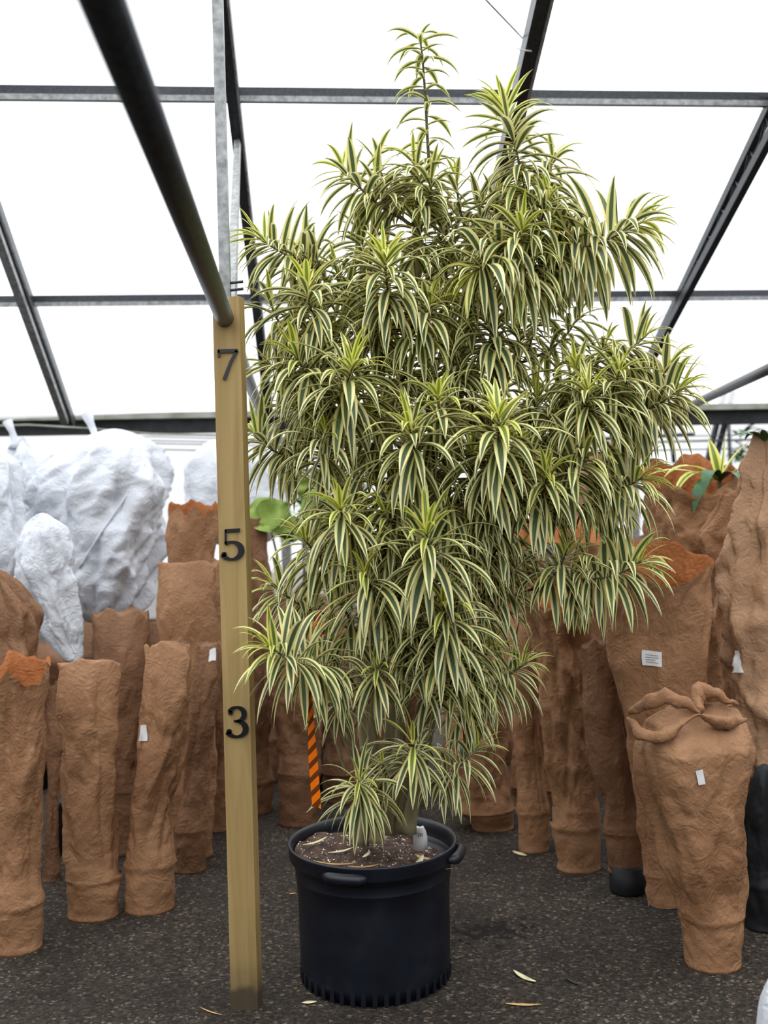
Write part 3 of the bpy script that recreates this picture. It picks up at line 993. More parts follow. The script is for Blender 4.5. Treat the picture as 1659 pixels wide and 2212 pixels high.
# --- extra back row, added to block light and darken the gaps
for i, (x, w, top_, dd) in enumerate(((205, 100, 1345, 6.75), (20, 100, 1330, 7.0), (120, 100, 1390, 7.6), (330, 110, 1340, 6.2), (430, 100, 1290, 6.5), (560, 90, 1330, 6.4), (640, 110, 1290, 6.6),
                                      (760, 110, 1250, 6.9), (870, 110, 1230, 6.7), (1100, 110, 1230, 6.8), (1190, 100, 1260, 7.1), (1400, 110, 1160, 6.2), (1500, 110, 1200, 6.4), (1600, 110, 1160, 6.0))):
    yg = 1106 + EYE * F / dd
    wrapped('dark brown paper wrapped plant added at the back to darken the gaps', [(yg, x - w / 2, x + w / 2), (yg - 90, x - w / 2, x + w / 2)],
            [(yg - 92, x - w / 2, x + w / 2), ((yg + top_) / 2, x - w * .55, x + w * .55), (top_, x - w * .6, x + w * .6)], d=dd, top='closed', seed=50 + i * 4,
            group='added light-blocking row of brown paper wrapped plants', mat=PAPER_D, nth=48, nrow=48)

# --- white frost-cloth bundles (crowns of tall plants, each on its own pot and stem)
GW = 'white cloth wrapped plants'


def white(label, rows, d, seed, px, amp=1.0, fy=.8, tuft=None, strap=None, bare=False):
    root, surf, d = wrapped(label, [], rows, d=d, mat=CLOTH, top='dome', seed=seed, amp=amp, name='cloth_wrapped_plant', group=GW, fy=fy, nth=120, nrow=110)
    if bare:
        return root
    y0 = rows[0][0]
    c = P((rows[0][1] + rows[0][2]) / 2, y0, d)
    m = MB(); m.tube([(c.x, d, 0.25), (c.x + .01, d, c.z * .6), (c.x, d, c.z + .05)], 0.012, 10); m.build('stem', BARK, root)
    m = MB(); m.lathe([(0.001, 0), (.11, 0), (.13, .26), (.135, .28), (.12, .27), (.001, .25)], 36, (c.x, d, 0)); m.build('nursery_pot', POTB, root)
    if tuft:
        (x, y) = tuft
        p = P(x, y, d); q = P(x - 18, y - 46, d)
        m = MB()
        pts = [p + Vector((0, 0, -.04)), p, lerp(p, q, .5), q]
        m.tube(pts, [.05, .02, .022, .034], 14)
        for i, v in enumerate(m.v):
            v = Vector(v); m.v[i] = tuple(v + Vector((noise.noise(v * 40), noise.noise(v * 33 + Vector((5, 0, 0))), 0)) * .012)
        m.build('tied_tuft', CLOTH, root)
    if strap:
        pts = []
        for (x, y) in strap:
            c_ = P(x, y, d); t = (c_.z - P(0, rows[0][0], d).z) / (P(0, rows[-1][0], d).z - P(0, rows[0][0], d).z)
            best = min((surf(-pi * k_ / 60, t) for k_ in range(61)), key=lambda v: abs(v.x - c_.x))
            pts.append(best + Vector((0, -.008, 0)))
        fine = []
        for a_, b_ in zip(pts, pts[1:]):
            for k_ in range(6): fine.append(lerp(a_, b_, k_ / 6))
        fine.append(pts[-1])
        m = MB(); m.tube(fine, .007, 6); m.build('seam', CLOTH, root)
    return root


white('huge round white cloth bag with a diagonal seam and a tied tuft on top', [(1346, 110, 350), (1270, 90, 376), (1150, 66, 392), (1040, 60, 400), (970, 80, 404), (926, 120, 370)],
      5.85, 31, 200, amp=2.5, tuft=(205, 938), strap=[(332, 1000), (290, 1075), (240, 1150), (198, 1215)])
white('white cloth bag cut by the left edge above the brown bundle', [(1300, -70, 60), (1180, -80, 84), (1080, -90, 62), (1000, -80, 58), (955, -60, 20)], 5.45, 32, 0, fy=.6, amp=2.3)
white('long white cloth bag tapering down between brown bundles', [(1432, 118, 204), (1350, 70, 206), (1230, 12, 202), (1150, 0, 178), (1108, 20, 160)], 5.15, 33, 0, fy=.6, amp=2.3)
white('white cloth bag with a knotted top behind the huge round one', [(1130, 0, 120), (1050, -10, 130), (985, 0, 128), (942, 10, 90)], 6.4, 34, 0, fy=.6, amp=2.3, tuft=(34, 955))
white('flat white cloth bag behind the measuring board', [(1180, 420, 625), (1080, 390, 622), (1000, 378, 600), (948, 385, 560)], 6.75, 35, 0, fy=.6, amp=1.5)
white('white cloth bag cut by the lower right corner near the camera', [(2490, 1650, 1900), (2330, 1622, 1925), (2200, 1632, 1925), (2090, 1654, 1900), (2000, 1690, 1860)], 2.62, 36, 0, amp=.5, bare=True)


# ------------------------------------------------------------------ the potted dracaena
PC = P(812, 2100, 3.70)
AX, AY = PC.x, 3.70
plant = empty('potted_dracaena', (AX, AY, 0), 'tall bushy dracaena with green and cream striped leaves in a big black pot', 'potted plant')
RIMZ = 0.485
m = MB()
prof = [(0.001, 0.0), (.262, 0.0), (.264, .02), (.270, .022), (.272, .05), (.276, .30), (.281, .372), (.2835, .374), (.2835, .378), (.283, .380),
        (.286, .430), (.300, .432), (.304, .440), (.306, .476), (.3085, .482), (.306, .487), (.300, .486), (.292, .478), (.288, .45), (.284, .40), (0.001, .40)]
m.lathe(prof, 120, (AX, AY, 0))
pot = m.build('pot', POTM, plant)
# ribs round the foot
for i in range(44):
    a = 2 * pi * i / 44
    if sin(a) > .35: continue
    mm = MB()
    mm.box((0, 0, 0), 0.016, 0.007, 0.042)
    R_ = Matrix.Rotation(a + pi / 2, 4, 'Z')
    mm.v = [tuple(R_ @ Vector(v) + Vector((AX + cos(a) * .271, AY + sin(a) * .271, .026))) for v in mm.v]
    mm.build('rib', POTM, pot, smooth=False)
# moulded grips under the rim
for a0, a1 in ((-2.12, -1.62), (-0.52, -0.02), (1.1, 1.6)):
    mm = MB(); pts = []; rd = []
    for i in range(13):
        a = lerp(a0, a1, i / 12); e = min(1, min(i, 12 - i) / 2.0)
        pts.append((AX + cos(a) * (.306 + .016 * e), AY + sin(a) * (.306 + .016 * e), .452)); rd.append(.010 + .010 * e)
    mm.tube(pts, rd, 10); mm.build('handle', POTM, pot)
# soil, heaped to the left
m = MB(); nn, nr = 72, 26; vs = []
for i in range(nr + 1):
    r = .2835 * (i / nr)
    for k in range(nn):
        a = 2 * pi * k / nn
        x, y = r * cos(a), r * sin(a)
        q = Vector((x * 14, y * 14, 1.3))
        z = RIMZ - .062 + .016 * noise.noise(q) + .010 * noise.noise(q * 2.7) + .006 * noise.noise(q * 6) - .035 * (x / .29) + .012 * (1 - (r / .29) ** 2)
        vs.append((AX + x, AY + y, z))
m.add(vs, [(i * nn + k, i * nn + (k + 1) % nn, (i + 1) * nn + (k + 1) % nn, (i + 1) * nn + k) for i in range(nr) for k in range(nn)])
m.build('soil', SOIL, plant)


def soil_z(x, y):
    x -= AX; y -= AY
    q = Vector((x * 14, y * 14, 1.3)); r = sqrt(x * x + y * y)
    return RIMZ - .062 + .016 * noise.noise(q) + .010 * noise.noise(q * 2.7) + .006 * noise.noise(q * 6) - .035 * (x / .29) + .012 * (1 - (r / .29) ** 2)


def smooth_path(pts, n=6):
    """Catmull-Rom through points"""
    out = []
    P_ = [pts[0]] + list(pts) + [pts[-1]]
    for i in range(1, len(P_) - 2):
        p0, p1, p2, p3 = P_[i - 1], P_[i], P_[i + 1], P_[i + 2]
        for k in range(n):
            t = k / n
            out.append(0.5 * ((2 * p1) + (p2 - p0) * t + (2 * p0 - 5 * p1 + 4 * p2 - p3) * t * t + (3 * p1 - p0 - 3 * p2 + p3) * t ** 3))
    out.append(P_[-2])
    return out


skel = []      # (point, radius, along-trunk index)


def stem(pxs, r0, r1, name='trunk', mat=BARK):
    """pxs: (photo x, y, metres behind the plant's axis)"""
    pts = [P(x, y, AY + dd) for x, y, dd in pxs]
    pts = smooth_path([Vector(p) for p in pts], 7)
    n = len(pts)
    rd = [lerp(r0, r1, i / (n - 1)) * (1 + .08 * noise.noise(p * 9)) for i, p in enumerate(pts)]
    if name == 'trunk':
        rd[0] *= 1.35; rd[1] *= 1.15
    mm = MB(); mm.tube(pts, rd, 12)
    mm.build(name, mat, plant)
    for p, r in zip(pts, rd):
        skel.append((p, r))
    return pts


stem([(780, 1822, -.02), (800, 1700, -.02), (806, 1560, -.02), (812, 1420, .0), (830, 1250, .02), (845, 1050, .05), (830, 860, .06), (812, 700, .06)], .024, .012)
stem([(812, 1818, -.08), (822, 1700, -.08), (850, 1540, -.1), (885, 1380, -.12), (905, 1200, -.12), (925, 1050, -.1), (930, 900, -.06)], .021, .010)
stem([(838, 1800, .03), (850, 1690, .04), (880, 1500, .05), (915, 1300, .1), (940, 1100, .12), (920, 800, .14), (900, 560, .12), (895, 465, .1)], .022, .010)
stem([(864, 1798, .04), (886, 1650, .05), (930, 1460, .06), (985, 1280, .08), (1030, 1140, .1), (1062, 980, .12), (1060, 800, .12), (1075, 640, .1), (1110, 520, .08)], .026, .012)
stem([(880, 1796, -.03), (912, 1640, -.03), (950, 1450, -.03), (1000, 1290, -.02), (1060, 1160, .0), (1130, 1050, .02), (1200, 960, .0), (1255, 905, -.02)], .026, .013)
stem([(800, 1815, .06), (790, 1650, .08), (775, 1400, .12), (790, 1150, .16), (760, 1000, .12), (700, 820, .06)], .022, .009)
# thin bare stems on the left
stem([(768, 1655, -.10), (745, 1600, -.14), (722, 1540, -.18), (708, 1470, -.22), (700, 1440, -.26)], .007, .005, 'branch')
stem([(748, 1670, -.10), (728, 1610, -.14), (706, 1540, -.16), (696, 1460, -.2)], .006, .004, 'branch')
stem([(790, 1640, .0), (755, 1600, -.05), (752, 1570, -.06), (765, 1530, -.06), (785, 1490, -.04), (790, 1460, -.04)], .008, .005, 'branch')
stem([(765, 1590, -.06), (745, 1570, -.1), (728, 1500, -.14), (722, 1450, -.16)], .007, .004, 'branch')
stem([(800, 1500, -.02), (770, 1560, -.03), (757, 1590, -.05)], .006, .006, 'branch')
stem([(800, 1480, 0), (775, 1400, -.05), (760, 1360, -.06)], .009, .006, 'branch')

# shoots: tip x, y, base x, y, tip depth, leaves, leaf length px, droop
SH = [
    (1085, 222, 1140, 440, -.06, 62, 122, 1.5), (735, 365, 815, 440, .05, 30, 112, 1.5),
    (812, 385, 850, 455, .10, 26, 108, 1.3), (893, 345, 902, 450, .05, 34, 104, 1.7), (932, 385, 918, 450, .0, 34, 100, 1.7),
    (985, 382, 1010, 510, .08, 26, 92, 1.4), (555, 512, 690, 566, .02, 56, 108, 1.3), (662, 615, 705, 720, -.22, 46, 120, 1.6),
    (830, 556, 842, 690, -.26, 62, 128, 1.7), (585, 655, 640, 720, .0, 30, 104, 1.5), (636, 765, 700, 850, -.24, 46, 120, 1.5),
    (762, 790, 742, 900, -.38, 58, 130, 1.7), (572, 782, 640, 820, .02, 30, 100, 1.4), (932, 652, 905, 740, -.18, 42, 122, 2.0),
    (548, 940, 645, 990, .04, 40, 118, 1.6), (700, 932, 712, 1010, -.32, 36, 110, 1.7), (947, 855, 930, 950, -.34, 44, 120, 1.7),
    (884, 922, 878, 1030, -.44, 50, 130, 1.8), (1077, 900, 1048, 1040, -.42, 68, 136, 1.7), (1185, 432, 1150, 520, -.10, 46, 112, 1.7),
    (1130, 495, 1080, 560, -.16, 46, 128, 2.1), (1022, 590, 1080, 540, -.22, 34, 140, 2.2), (1150, 560, 1120, 620, -.12, 40, 132, 2.3),
    (1390, 478, 1200, 545, -.05, 78, 138, 2.0), (1255, 672, 1180, 760, .12, 30, 96, 1.4), (1168, 640, 1140, 760, .16, 24, 96, 1.3),
    (1398, 722, 1330, 790, .0, 36, 108, 1.5), (1450, 782, 1380, 850, .0, 36, 104, 1.5), (1340, 800, 1325, 880, -.16, 46, 116, 1.7),
    (1243, 792, 1250, 870, -.12, 42, 112, 1.7), (1270, 842, 1272, 930, -.24, 48, 118, 1.7), (1478, 838, 1330, 905, -.08, 70, 118, 1.7),
    (1270, 985, 1212, 1040, -.22, 46, 124, 1.7), (1182, 1030, 1150, 1100, -.30, 52, 126, 1.9), (1388, 1032, 1290, 1060, -.12, 50, 116, 1.7),
    (1222, 1192, 1180, 1260, -.15, 44, 114, 1.6), (1385, 1212, 1230, 1250, -.12, 54, 120, 2.0), (735, 1098, 775, 1160, -.44, 44, 126, 1.7),
    (655, 1162, 720, 1230, -.22, 42, 112, 1.4), (922, 1150, 915, 1260, -.48, 52, 138, 1.7), (785, 1236, 815, 1310, -.42, 44, 120, 1.7),
    (586, 1262, 690, 1320, .0, 46, 108, 1.6), (578, 1396, 712, 1440, -.50, 60, 112, 1.7), (700, 1400, 740, 1450, -.24, 22, 88, 1.6),
    (816, 1438, 816, 1484, -.34, 32, 112, 1.5), (957, 1308, 952, 1430, -.40, 56, 128, 1.7), (868, 1378, 880, 1440, -.28, 36, 108, 1.8),
    (1062, 1402, 1010, 1470, -.12, 34, 92, 1.5), (1140, 1430, 1030, 1490, -.10, 48, 98, 1.5), (722, 1490, 735, 1530, -.26, 20, 84, 1.6),
    (892, 1606, 896, 1654, -.32, 26, 108, 1.6), (776, 1686, 782, 1728, -.30, 32, 104, 1.5), (1036, 1612, 950, 1680, -.15, 34, 96, 1.5),
    (826, 1650, 832, 1690, -.26, 12, 74, 1.2), (992, 1436, 985, 1505, -.20, 32, 106, 1.7),
    # inner and rear shoots
    (868, 770, 880, 850, .05, 38, 120, 2.0), (980, 740, 990, 830, .0, 40, 120, 2.0), (1010, 820, 1020, 900, .1, 38, 112, 1.8),
    (1050, 690, 1062, 790, -.05, 42, 124, 2.1), (1120, 700, 1100, 800, .05, 30, 108, 1.8), (850, 1060, 870, 1150, -.30, 42, 120, 1.9),
    (965, 1050, 960, 1140, -.25, 44, 124, 1.9), (1015, 1130, 1010, 1230, -.22, 44, 120, 1.9), (1095, 1120, 1060, 1210, -.15, 40, 118, 1.9),
    (690, 1045, 730, 1120, -.12, 34, 110, 1.6), (1150, 930, 1120, 1020, .05, 38, 114, 1.8), (632, 880, 690, 940, .0, 34, 108, 1.7),
    (1040, 440, 1045, 540, .14, 36, 108, 1.7), (775, 500, 800, 580, .12, 36, 112, 1.8), (725, 580, 760, 650, .10, 34, 108, 1.7),
    (1075, 450, 1075, 540, .10, 36, 110, 1.8), (905, 600, 905, 700, .12, 36, 116, 1.9), (965, 560, 965, 660, .10, 34, 104, 1.7),
    (650, 560, 700, 640, .08, 32, 104, 1.6), (1005, 625, 1020, 720, .04, 38, 120, 2.0), (1000, 1230, 1000, 1330, -.18, 40, 116, 1.9),
    (1065, 1195, 1040, 1290, -.08, 36, 112, 1.8), (1085, 1270, 1040, 1350, -.05, 34, 104, 1.8), (860, 1200, 870, 1290, -.22, 40, 116, 1.8),
    (735, 1300, 770, 1370, -.20, 34, 104, 1.7), (882, 1295, 890, 1390, -.22, 40, 114, 1.9), (1010, 1370, 1000, 1460, -.10, 36, 106, 1.8),
    (930, 1450, 928, 1510, -.24, 22, 96, 1.7), (1030, 1480, 1000, 1550, -.10, 28, 100, 1.8),
    (800, 660, 810, 760, -.05, 40, 122, 1.9), (720, 720, 750, 800, .0, 38, 116, 1.8), (800, 900, 810, 1000, -.18, 40, 122, 1.9),
    (650, 830, 710, 900, -.06, 32, 108, 1.6), (1160, 850, 1140, 940, -.02, 38, 114, 1.8), (1200, 890, 1190, 960, -.05, 36, 110, 1.8),
    (1120, 960, 1090, 1060, -.18, 40, 120, 1.9), (1020, 980, 1010, 1080, -.2, 38, 120, 1.9), (770, 1120, 800, 1200, -.12, 34, 110, 1.7),
    (1330, 1090, 1260, 1090, -.05, 24, 104, 2.0), (1120, 1200, 1080, 1270, -.05, 28, 104, 1.8), (810, 330, 850, 440, .16, 20, 96, 1.3),
    (1200, 330, 1150, 450, .04, 30, 116, 2.0), (1230, 540, 1160, 580, .0, 28, 116, 2.1), (1310, 740, 1270, 820, .06, 30, 104, 1.6),
    (640, 690, 700, 760, .05, 30, 104, 1.6), (900, 480, 900, 560, .05, 34, 110, 1.8), (950, 470, 955, 560, .12, 28, 100, 1.7),
    (830, 800, 850, 880, .22, 30, 112, 1.8), (930, 760, 940, 840, .24, 30, 112, 1.8), (740, 850, 780, 920, .2, 30, 110, 1.8), (1080, 830, 1080, 900, .24, 30, 110, 1.8),
    (1000, 900, 1010, 980, .2, 30, 112, 1.8), (870, 950, 890, 1030, .2, 30, 112, 1.8), (700, 980, 750, 1040, .15, 28, 108, 1.7), (1230, 850, 1200, 920, .15, 28, 108, 1.7),
    (830, 1110, 850, 1190, -.36, 36, 116, 1.8), (1060, 1050, 1050, 1140, -.26, 40, 120, 1.9),
]
random.seed(11)
LEAVES = []     # (verts, young, mid pixel depth score)
NL, NC = 9, 4   # rows along, strips across
WPROF = [0.30, 0.62, 0.86, 0.98, 1.0, 0.95, 0.82, 0.60, 0.32, 0.03]
ACROSS = [-1, -0.5, 0, 0.5, 1]


def make_leaf(base, d0, L, wmax, droop, young, twist=0.0, fold=0.28, side_ref=None):
    d = d0.normalized()
    side = d.cross(Vector((0, 0, 1)))
    if side.length < 0.12:
        side = d.cross(side_ref if side_ref is not None else Vector((1, 0, 0)))
    side.normalize()
    p = Vector(base); ds = L / NL
    vs = []
    for i in range(NL + 1):
        w = wmax * WPROF[i]
        nrm = side.cross(d).normalized()
        ang = twist * i / NL
        sd_ = side * cos(ang) + nrm * sin(ang)
        nm = nrm * cos(ang) - side * sin(ang)
        for u in ACROSS:
            vs.append(p + sd_ * (w * u) + nm * (w * fold * abs(u)))
        f = droop * (0.3 + 1.5 * (i / NL)) / NL
        d = (d + Vector((0, 0, -f))).normalized()
        s2 = side - d * side.dot(d)
        side = s2.normalized() if s2.length > 1e-4 else side
        p = p + d * ds
    LEAVES.append((vs, young))


def shoot_pts(tx, ty, bx, by, td, bend=0.25):
    tip = P(tx, ty, AY + td); bs = P(bx, by, AY + td * .62)
    mid = (tip + bs) / 2 + Vector((random.uniform(-.02, .02), random.uniform(-.02, .02), -0.10 * abs(tip.x - bs.x)))
    return smooth_path([bs, mid, tip], 6)


order = sorted(SH, key=lambda q: -q[3])
GA = 2.39996
for (tx, ty, bx, by, td, nlv, lpx, droop) in order:
    pts = shoot_pts(tx, ty, bx, by, td)
    bs, tip = pts[0], pts[-1]
    # grow a branch from the closest lower wood
    best = None
    for (p, r) in skel:
        if p.z > bs.z - 0.04: continue
        v = bs - p
        cost = v.length + 0.35 * max(0, sqrt(v.x ** 2 + v.y ** 2) - 1.3 * v.z)
        if best is None or cost < best[0]:
            best = (cost, p, r)
    if best:
        p, r = best[1], best[2]
        dirn = (pts[1] - pts[0]).normalized()
        ln = (bs - p).length
        path = smooth_path([p, p + (bs - p) * .45 + Vector((0, 0, -.04 * ln)), bs], 5)[:-1] + pts
    else:
        path = pts
    rs = min(.011, (best[2] if best else .01) * .8)
    rd = [lerp(rs, .0042, i / (len(path) - 1)) for i in range(len(path))]
    mm = MB(); mm.tube(path, rd, 8); mm.build('branch', TWIG if rs < .008 else BARK, plant)
    for q_, r_ in zip(path[:-3:2], rd[:-3:2]):
        skel.append((q_, r_))
    # leaves spiral up the shoot
    Ls = sum((b - a).length for a, b in zip(pts, pts[1:]))
    Lm = lpx / F * AY * 1.16
    ph = random.uniform(0, 6.28)
    nlv = int(nlv * 1.38)
    for i in range(nlv):
        t = (i / (nlv - 1))              # 0 tip .. 1 old
        s_ = (1 - t ** 0.85 * 0.97) * (len(pts) - 1)
        k = min(int(s_), len(pts) - 2); fr = s_ - k
        p = lerp(pts[k], pts[k + 1], fr)
        ax = (pts[k + 1] - pts[k]).normalized()
        ax = (ax + Vector((0, 0, .12 * (1 - t)))).normalized()
        e1 = ax.orthogonal().normalized(); e2 = ax.cross(e1)
        a = ph + i * GA + random.uniform(-.25, .25)
        rad = e1 * cos(a) + e2 * sin(a)
        phi = radians(lerp(16, 88, min(1, t * 1.9) ** 0.6) + random.uniform(-12, 12))
        d0 = ax * cos(phi) + rad * sin(phi)
        L = Lm * (lerp(.55, 1.0, min(1, t / .28)) if t < .28 else lerp(1.0, .88, (t - .28) / .72)) * random.uniform(.82, 1.1)
        yg = max(0.0, 1 - t / .20) * .95 + random.uniform(0, .16) + (0.25 if random.random() < .06 else 0)
        make_leaf(p, d0, L, L * random.uniform(.060, .080), droop * lerp(.62, 1.02, min(1, t * 2)) * random.uniform(.55, 1.4),
                  min(1, yg), random.uniform(-.5, .5), random.uniform(.15, .4), rad)

# the single tall sparse leader at the very top
lead = smooth_path([P(930, 470, AY + .1), P(930, 400, AY + .08), P(924, 310, AY + .06), P(918, 200, AY + .05), P(912, 120, AY + .04), P(906, 78, AY + .04)], 6)
mm = MB(); mm.tube(lead, [lerp(.0075, .003, i / (len(lead) - 1)) for i in range(len(lead))], 8); mm.build('branch', TWIG, plant)
nld = 42
for i in range(nld):
    s_ = lerp(len(lead) - 1.01, 9, i / (nld - 1)); k = int(s_); p = lerp(lead[k], lead[k + 1], s_ - k)
    a = i * GA + .4
    rad = Vector((cos(a), sin(a) * .9, 0))
    up = lerp(.75, .22, min(1, i / 8))
    L = .152 * random.uniform(.8, 1.12) * (.7 if i < 3 else 1)
    make_leaf(p, rad + Vector((0, 0, up)), L, L * .088, random.uniform(1.1, 1.9), 0.12 + .2 * random.random(), random.uniform(-.3, .3), .3, rad)

FACES = [(i * 5 + j, i * 5 + j + 1, (i + 1) * 5 + j + 1, (i + 1) * 5 + j) for i in range(NL) for j in range(NC)]
UVS = [((u + 1) / 2, i / NL) for i in range(NL + 1) for u in ACROSS]


def to_px(p):
    v = p - CAM
    return (W / 2 + v.dot(RV) / v.y * F, H / 2 - v.dot(UV_) / v.y * F)


# the 300 leaves that show largest become parts of their own, the rest one dense mass
cells = {}
info = []
for idx, (vs, yg) in enumerate(LEAVES):
    a, b, c = vs[12], vs[27], vs[47]
    pa, pb, pc = to_px(a), to_px(b), to_px(c)
    ln = sqrt((pa[0] - pb[0]) ** 2 + (pa[1] - pb[1]) ** 2) + sqrt((pc[0] - pb[0]) ** 2 + (pc[1] - pb[1]) ** 2)
    nw = (to_px(vs[20])[0] - to_px(vs[24])[0]) ** 2 + (to_px(vs[20])[1] - to_px(vs[24])[1]) ** 2
    key = (int(pb[0] / 30), int(pb[1] / 30))
    if key not in cells or b.y < cells[key][0]:
        cells[key] = (b.y, idx, ln * sqrt(nw))
best = sorted(cells.values(), key=lambda q: -q[2])[:300]
single = {q[1] for q in best}
rest = MB(); rest.uv = []; rest.att = []
for idx, (vs, yg) in enumerate(LEAVES):
    if idx in single:
        lm = MB(); lm.add(vs, FACES); lm.uv = UVS; lm.att = [yg] * len(vs)
        lm.build('leaf', LEAF, plant)
    else:
        rest.add(vs, FACES); rest.uv += UVS; rest.att += [yg] * len(vs)
tag(rest.build('foliage', LEAF, plant), kind='stuff')

# ------------------------------------------------------------------ small things
# striped tape hanging in the branches
TD = AY - .36
rp = [P(672, 1452, TD), P(670, 1500, TD), P(672, 1560, TD), P(675, 1620, TD), P(680, 1690, TD), P(684, 1742, TD)]
rp = smooth_path(rp, 8)
tp = empty('flagging_tape', tuple(rp[0]), 'orange and brown diagonally striped tape hanging beside the lowest left branch', 'tape')


def ribbon(pts, w0, w1, name, ang=0.0):
    mm = MB(); mm.uv = []; L = 0; vs = []
    n = len(pts)
    for i, p in enumerate(pts):
        if i: L += (p - pts[i - 1]).length
        w = lerp(w0, w1, min(1, i / n * 1.6))
        tw = ang * (1 - i / n)
        sx = Vector((cos(tw), sin(tw), 0))
        for u in (-1, 0, 1):
            vs.append(p + sx * (w * u / 2) + Vector((0, .002 * (1 - abs(u)), -(.004 * u if i == n - 1 else 0) - (.006 if i == n - 1 and u else 0))))
            mm.uv.append(((u + 1) * .28, L / 0.046))
    fs = [(i * 3 + j, i * 3 + j + 1, (i + 1) * 3 + j + 1, (i + 1) * 3 + j) for i in range(n - 1) for j in range(2)]
    mm.add(vs, fs)
    return mm.build(name, TAPE, tp)


ribbon(rp, .008, .030, 'streamer', 0.9)
ribbon(smooth_path([P(690, 1318, TD + .03), P(682, 1345, TD + .01), P(676, 1385, TD), P(673, 1430, TD), P(672, 1454, TD)], 5), .012, .007, 'tie', 0.3)
ribbon(smooth_path([P(686, 1322, TD + .03), P(690, 1345, TD + .02), P(693, 1368, TD + .015)], 4), .008, .032, 'bow', 0.4)

# white plastic tag in the pot
tg = empty('plant_tag', tuple(P(895, 1806, AY + .02)), 'small white plastic tag standing in the soil behind the trunks', 'plant tag')
c = P(908, 1809, AY + .06)
mm = MB(); vs = []
for i, (hw, z) in enumerate(((.027, -.05), (.026, 0.0), (.021, .022), (.015, .034), (.012, .037))):
    for u in (-1, -.5, 0, .5, 1):
        vs.append(c + Vector((u * hw, .012 * u * u + (.01 if i == 4 else 0), z)))
mm.add(vs, [(i * 5 + j, i * 5 + j + 1, (i + 1) * 5 + j + 1, (i + 1) * 5 + j) for i in range(4) for j in range(4)])
so2 = mm.build('plate', STICK, tg); sf = so2.modifiers.new('t', 'SOLIDIFY'); sf.thickness = .002
mm = MB()
for pth in ([(-.008, .018), (-.008, .006), (-.004, .003)], [(-.003, .017), (.002, .012), (-.002, .008), (.003, .005)], [(.006, .016), (.007, .005)]):
    mm.tube([c + Vector((x, -.003, z)) for x, z in pth], .0012, 5)
mm.build('scribble', NUM, tg)


def lying_leaf(loc, rot, L, wd_, mat, label, group, curl=0.25, cat='leaf'):
    mm = MB(); vs = []
    for i in range(9):
        t = i / 8
        w = wd_ * sin(pi * min(1, max(.03, t * .92 + .04))) ** .8
        for u in (-1, 0, 1):
            x = (t - .5) * L
            vs.append(Vector((x, u * w / 2 + .1 * L * (t - .5) ** 2, .003 + curl * L * (.45 * (t - .5) ** 2) + .10 * w * abs(u))))
    R_ = Matrix.Rotation(rot, 3, 'Z')
    vs = [R_ @ v + Vector(loc) for v in vs]
    mm.add(vs, [(i * 3 + j, i * 3 + j + 1, (i + 1) * 3 + j + 1, (i + 1) * 3 + j) for i in range(8) for j in range(2)])
    o = mm.build('fallen_leaf', mat)
    if mat is LEAF:
        pass
    sf_ = o.modifiers.new('t', 'SOLIDIFY'); sf_.thickness = .0012
    tag(o, label, cat, group)
    return o


def on_floor(px, py, rot, L, w, mat, label, curl=.2):
    g = ground(px, py)
    lying_leaf((g.x, g.y, 0.0), rot, L, w, mat, label, 'dry leaves on the floor', curl)


on_floor(1132, 2114, -.95, .115, .022, DRY1, 'pale cream fallen leaf on the floor right of the black pot', .5)
on_floor(1130, 2173, -.12, .12, .014, DRY2, 'thin tan fallen leaf on the floor nearest the pale cream one')
on_floor(1236, 2122, -1.0, .07, .016, DRY3, 'dark dead leaf on the floor between pot and paper wraps')
on_floor(1122, 1846, -.9, .09, .03, DRY1, 'small grey-cream leaf at the foot of the slim wrapped plant')
on_floor(668, 2168, .1, .05, .018, DRY1, 'tiny whitish leaf scrap at the foot of the black pot')
on_floor(632, 1932, .2, .03, .01, DRY2, 'tiny tan leaf scrap between the board and the pot')
on_floor(455, 2188, -.6, .10, .005, DRY2, 'thin dry straw on the floor beside the foot of the board')
spots = [(-.115, -.02, .5, .10, .016, DRY1), (-.02, -.075, 1.2, .07, .016, DRY1), (-.13, -.16, -.2, .16, .010, DRY2), (-.03, -.17, .1, .11, .012, DRY2),
         (.06, -.16, -.5, .10, .020, DRY1), (.085, -.185, .1, .11, .020, DRY1), (.03, -.235, -.3, .08, .024, DRY1), (.165, -.10, 1.25, .13, .022, DRY1),
         (.19, -.05, -.7, .10, .020, DRY2), (.22, -.11, -.2, .13, .014, DRY1), (.17, -.16, -.4, .09, .020, DRY2), (.13, -.21, .9, .07, .014, DRY1),
         (-.21, .04, .8, .12, .016, DRY1), (.24, -.02, 1.0, .07, .014, DRY1)]
SL = ['pale leaf on the bare soil midway between trunk and left rim of the black pot', 'short pale leaf leaning at the foot of the leftmost trunk', 'long thin tan strip lying across the bare soil of the black pot',
      'tan strip at the foot of the front trunk', 'pale leaf crossing another just in front of the thick trunk', 'broad pale leaf lying flat under the crossed one on the soil',
      'pale leaf tucked against the front rim of the black pot', 'pale leaf standing upright on the soil under the white tag', 'curled tan leaf between the white tag and the pot rim',
      'long pale leaf lying beside the upright one near the right rim', 'tan leaf in front of the upright pale one on the soil', 'small pale leaf wedged near the front rim beside the tan one',
      'pale green-edged leaf at the far left rim of the black pot', 'small pale leaf by the rim grip on the right']
for (x, y, ro, L, w, mt), sl_ in zip(spots, SL):
    lying_leaf((AX + x, AY + y, soil_z(AX + x, AY + y) + .006), ro, L, w, mt, sl_, 'fallen leaves on the potting soil', .5)

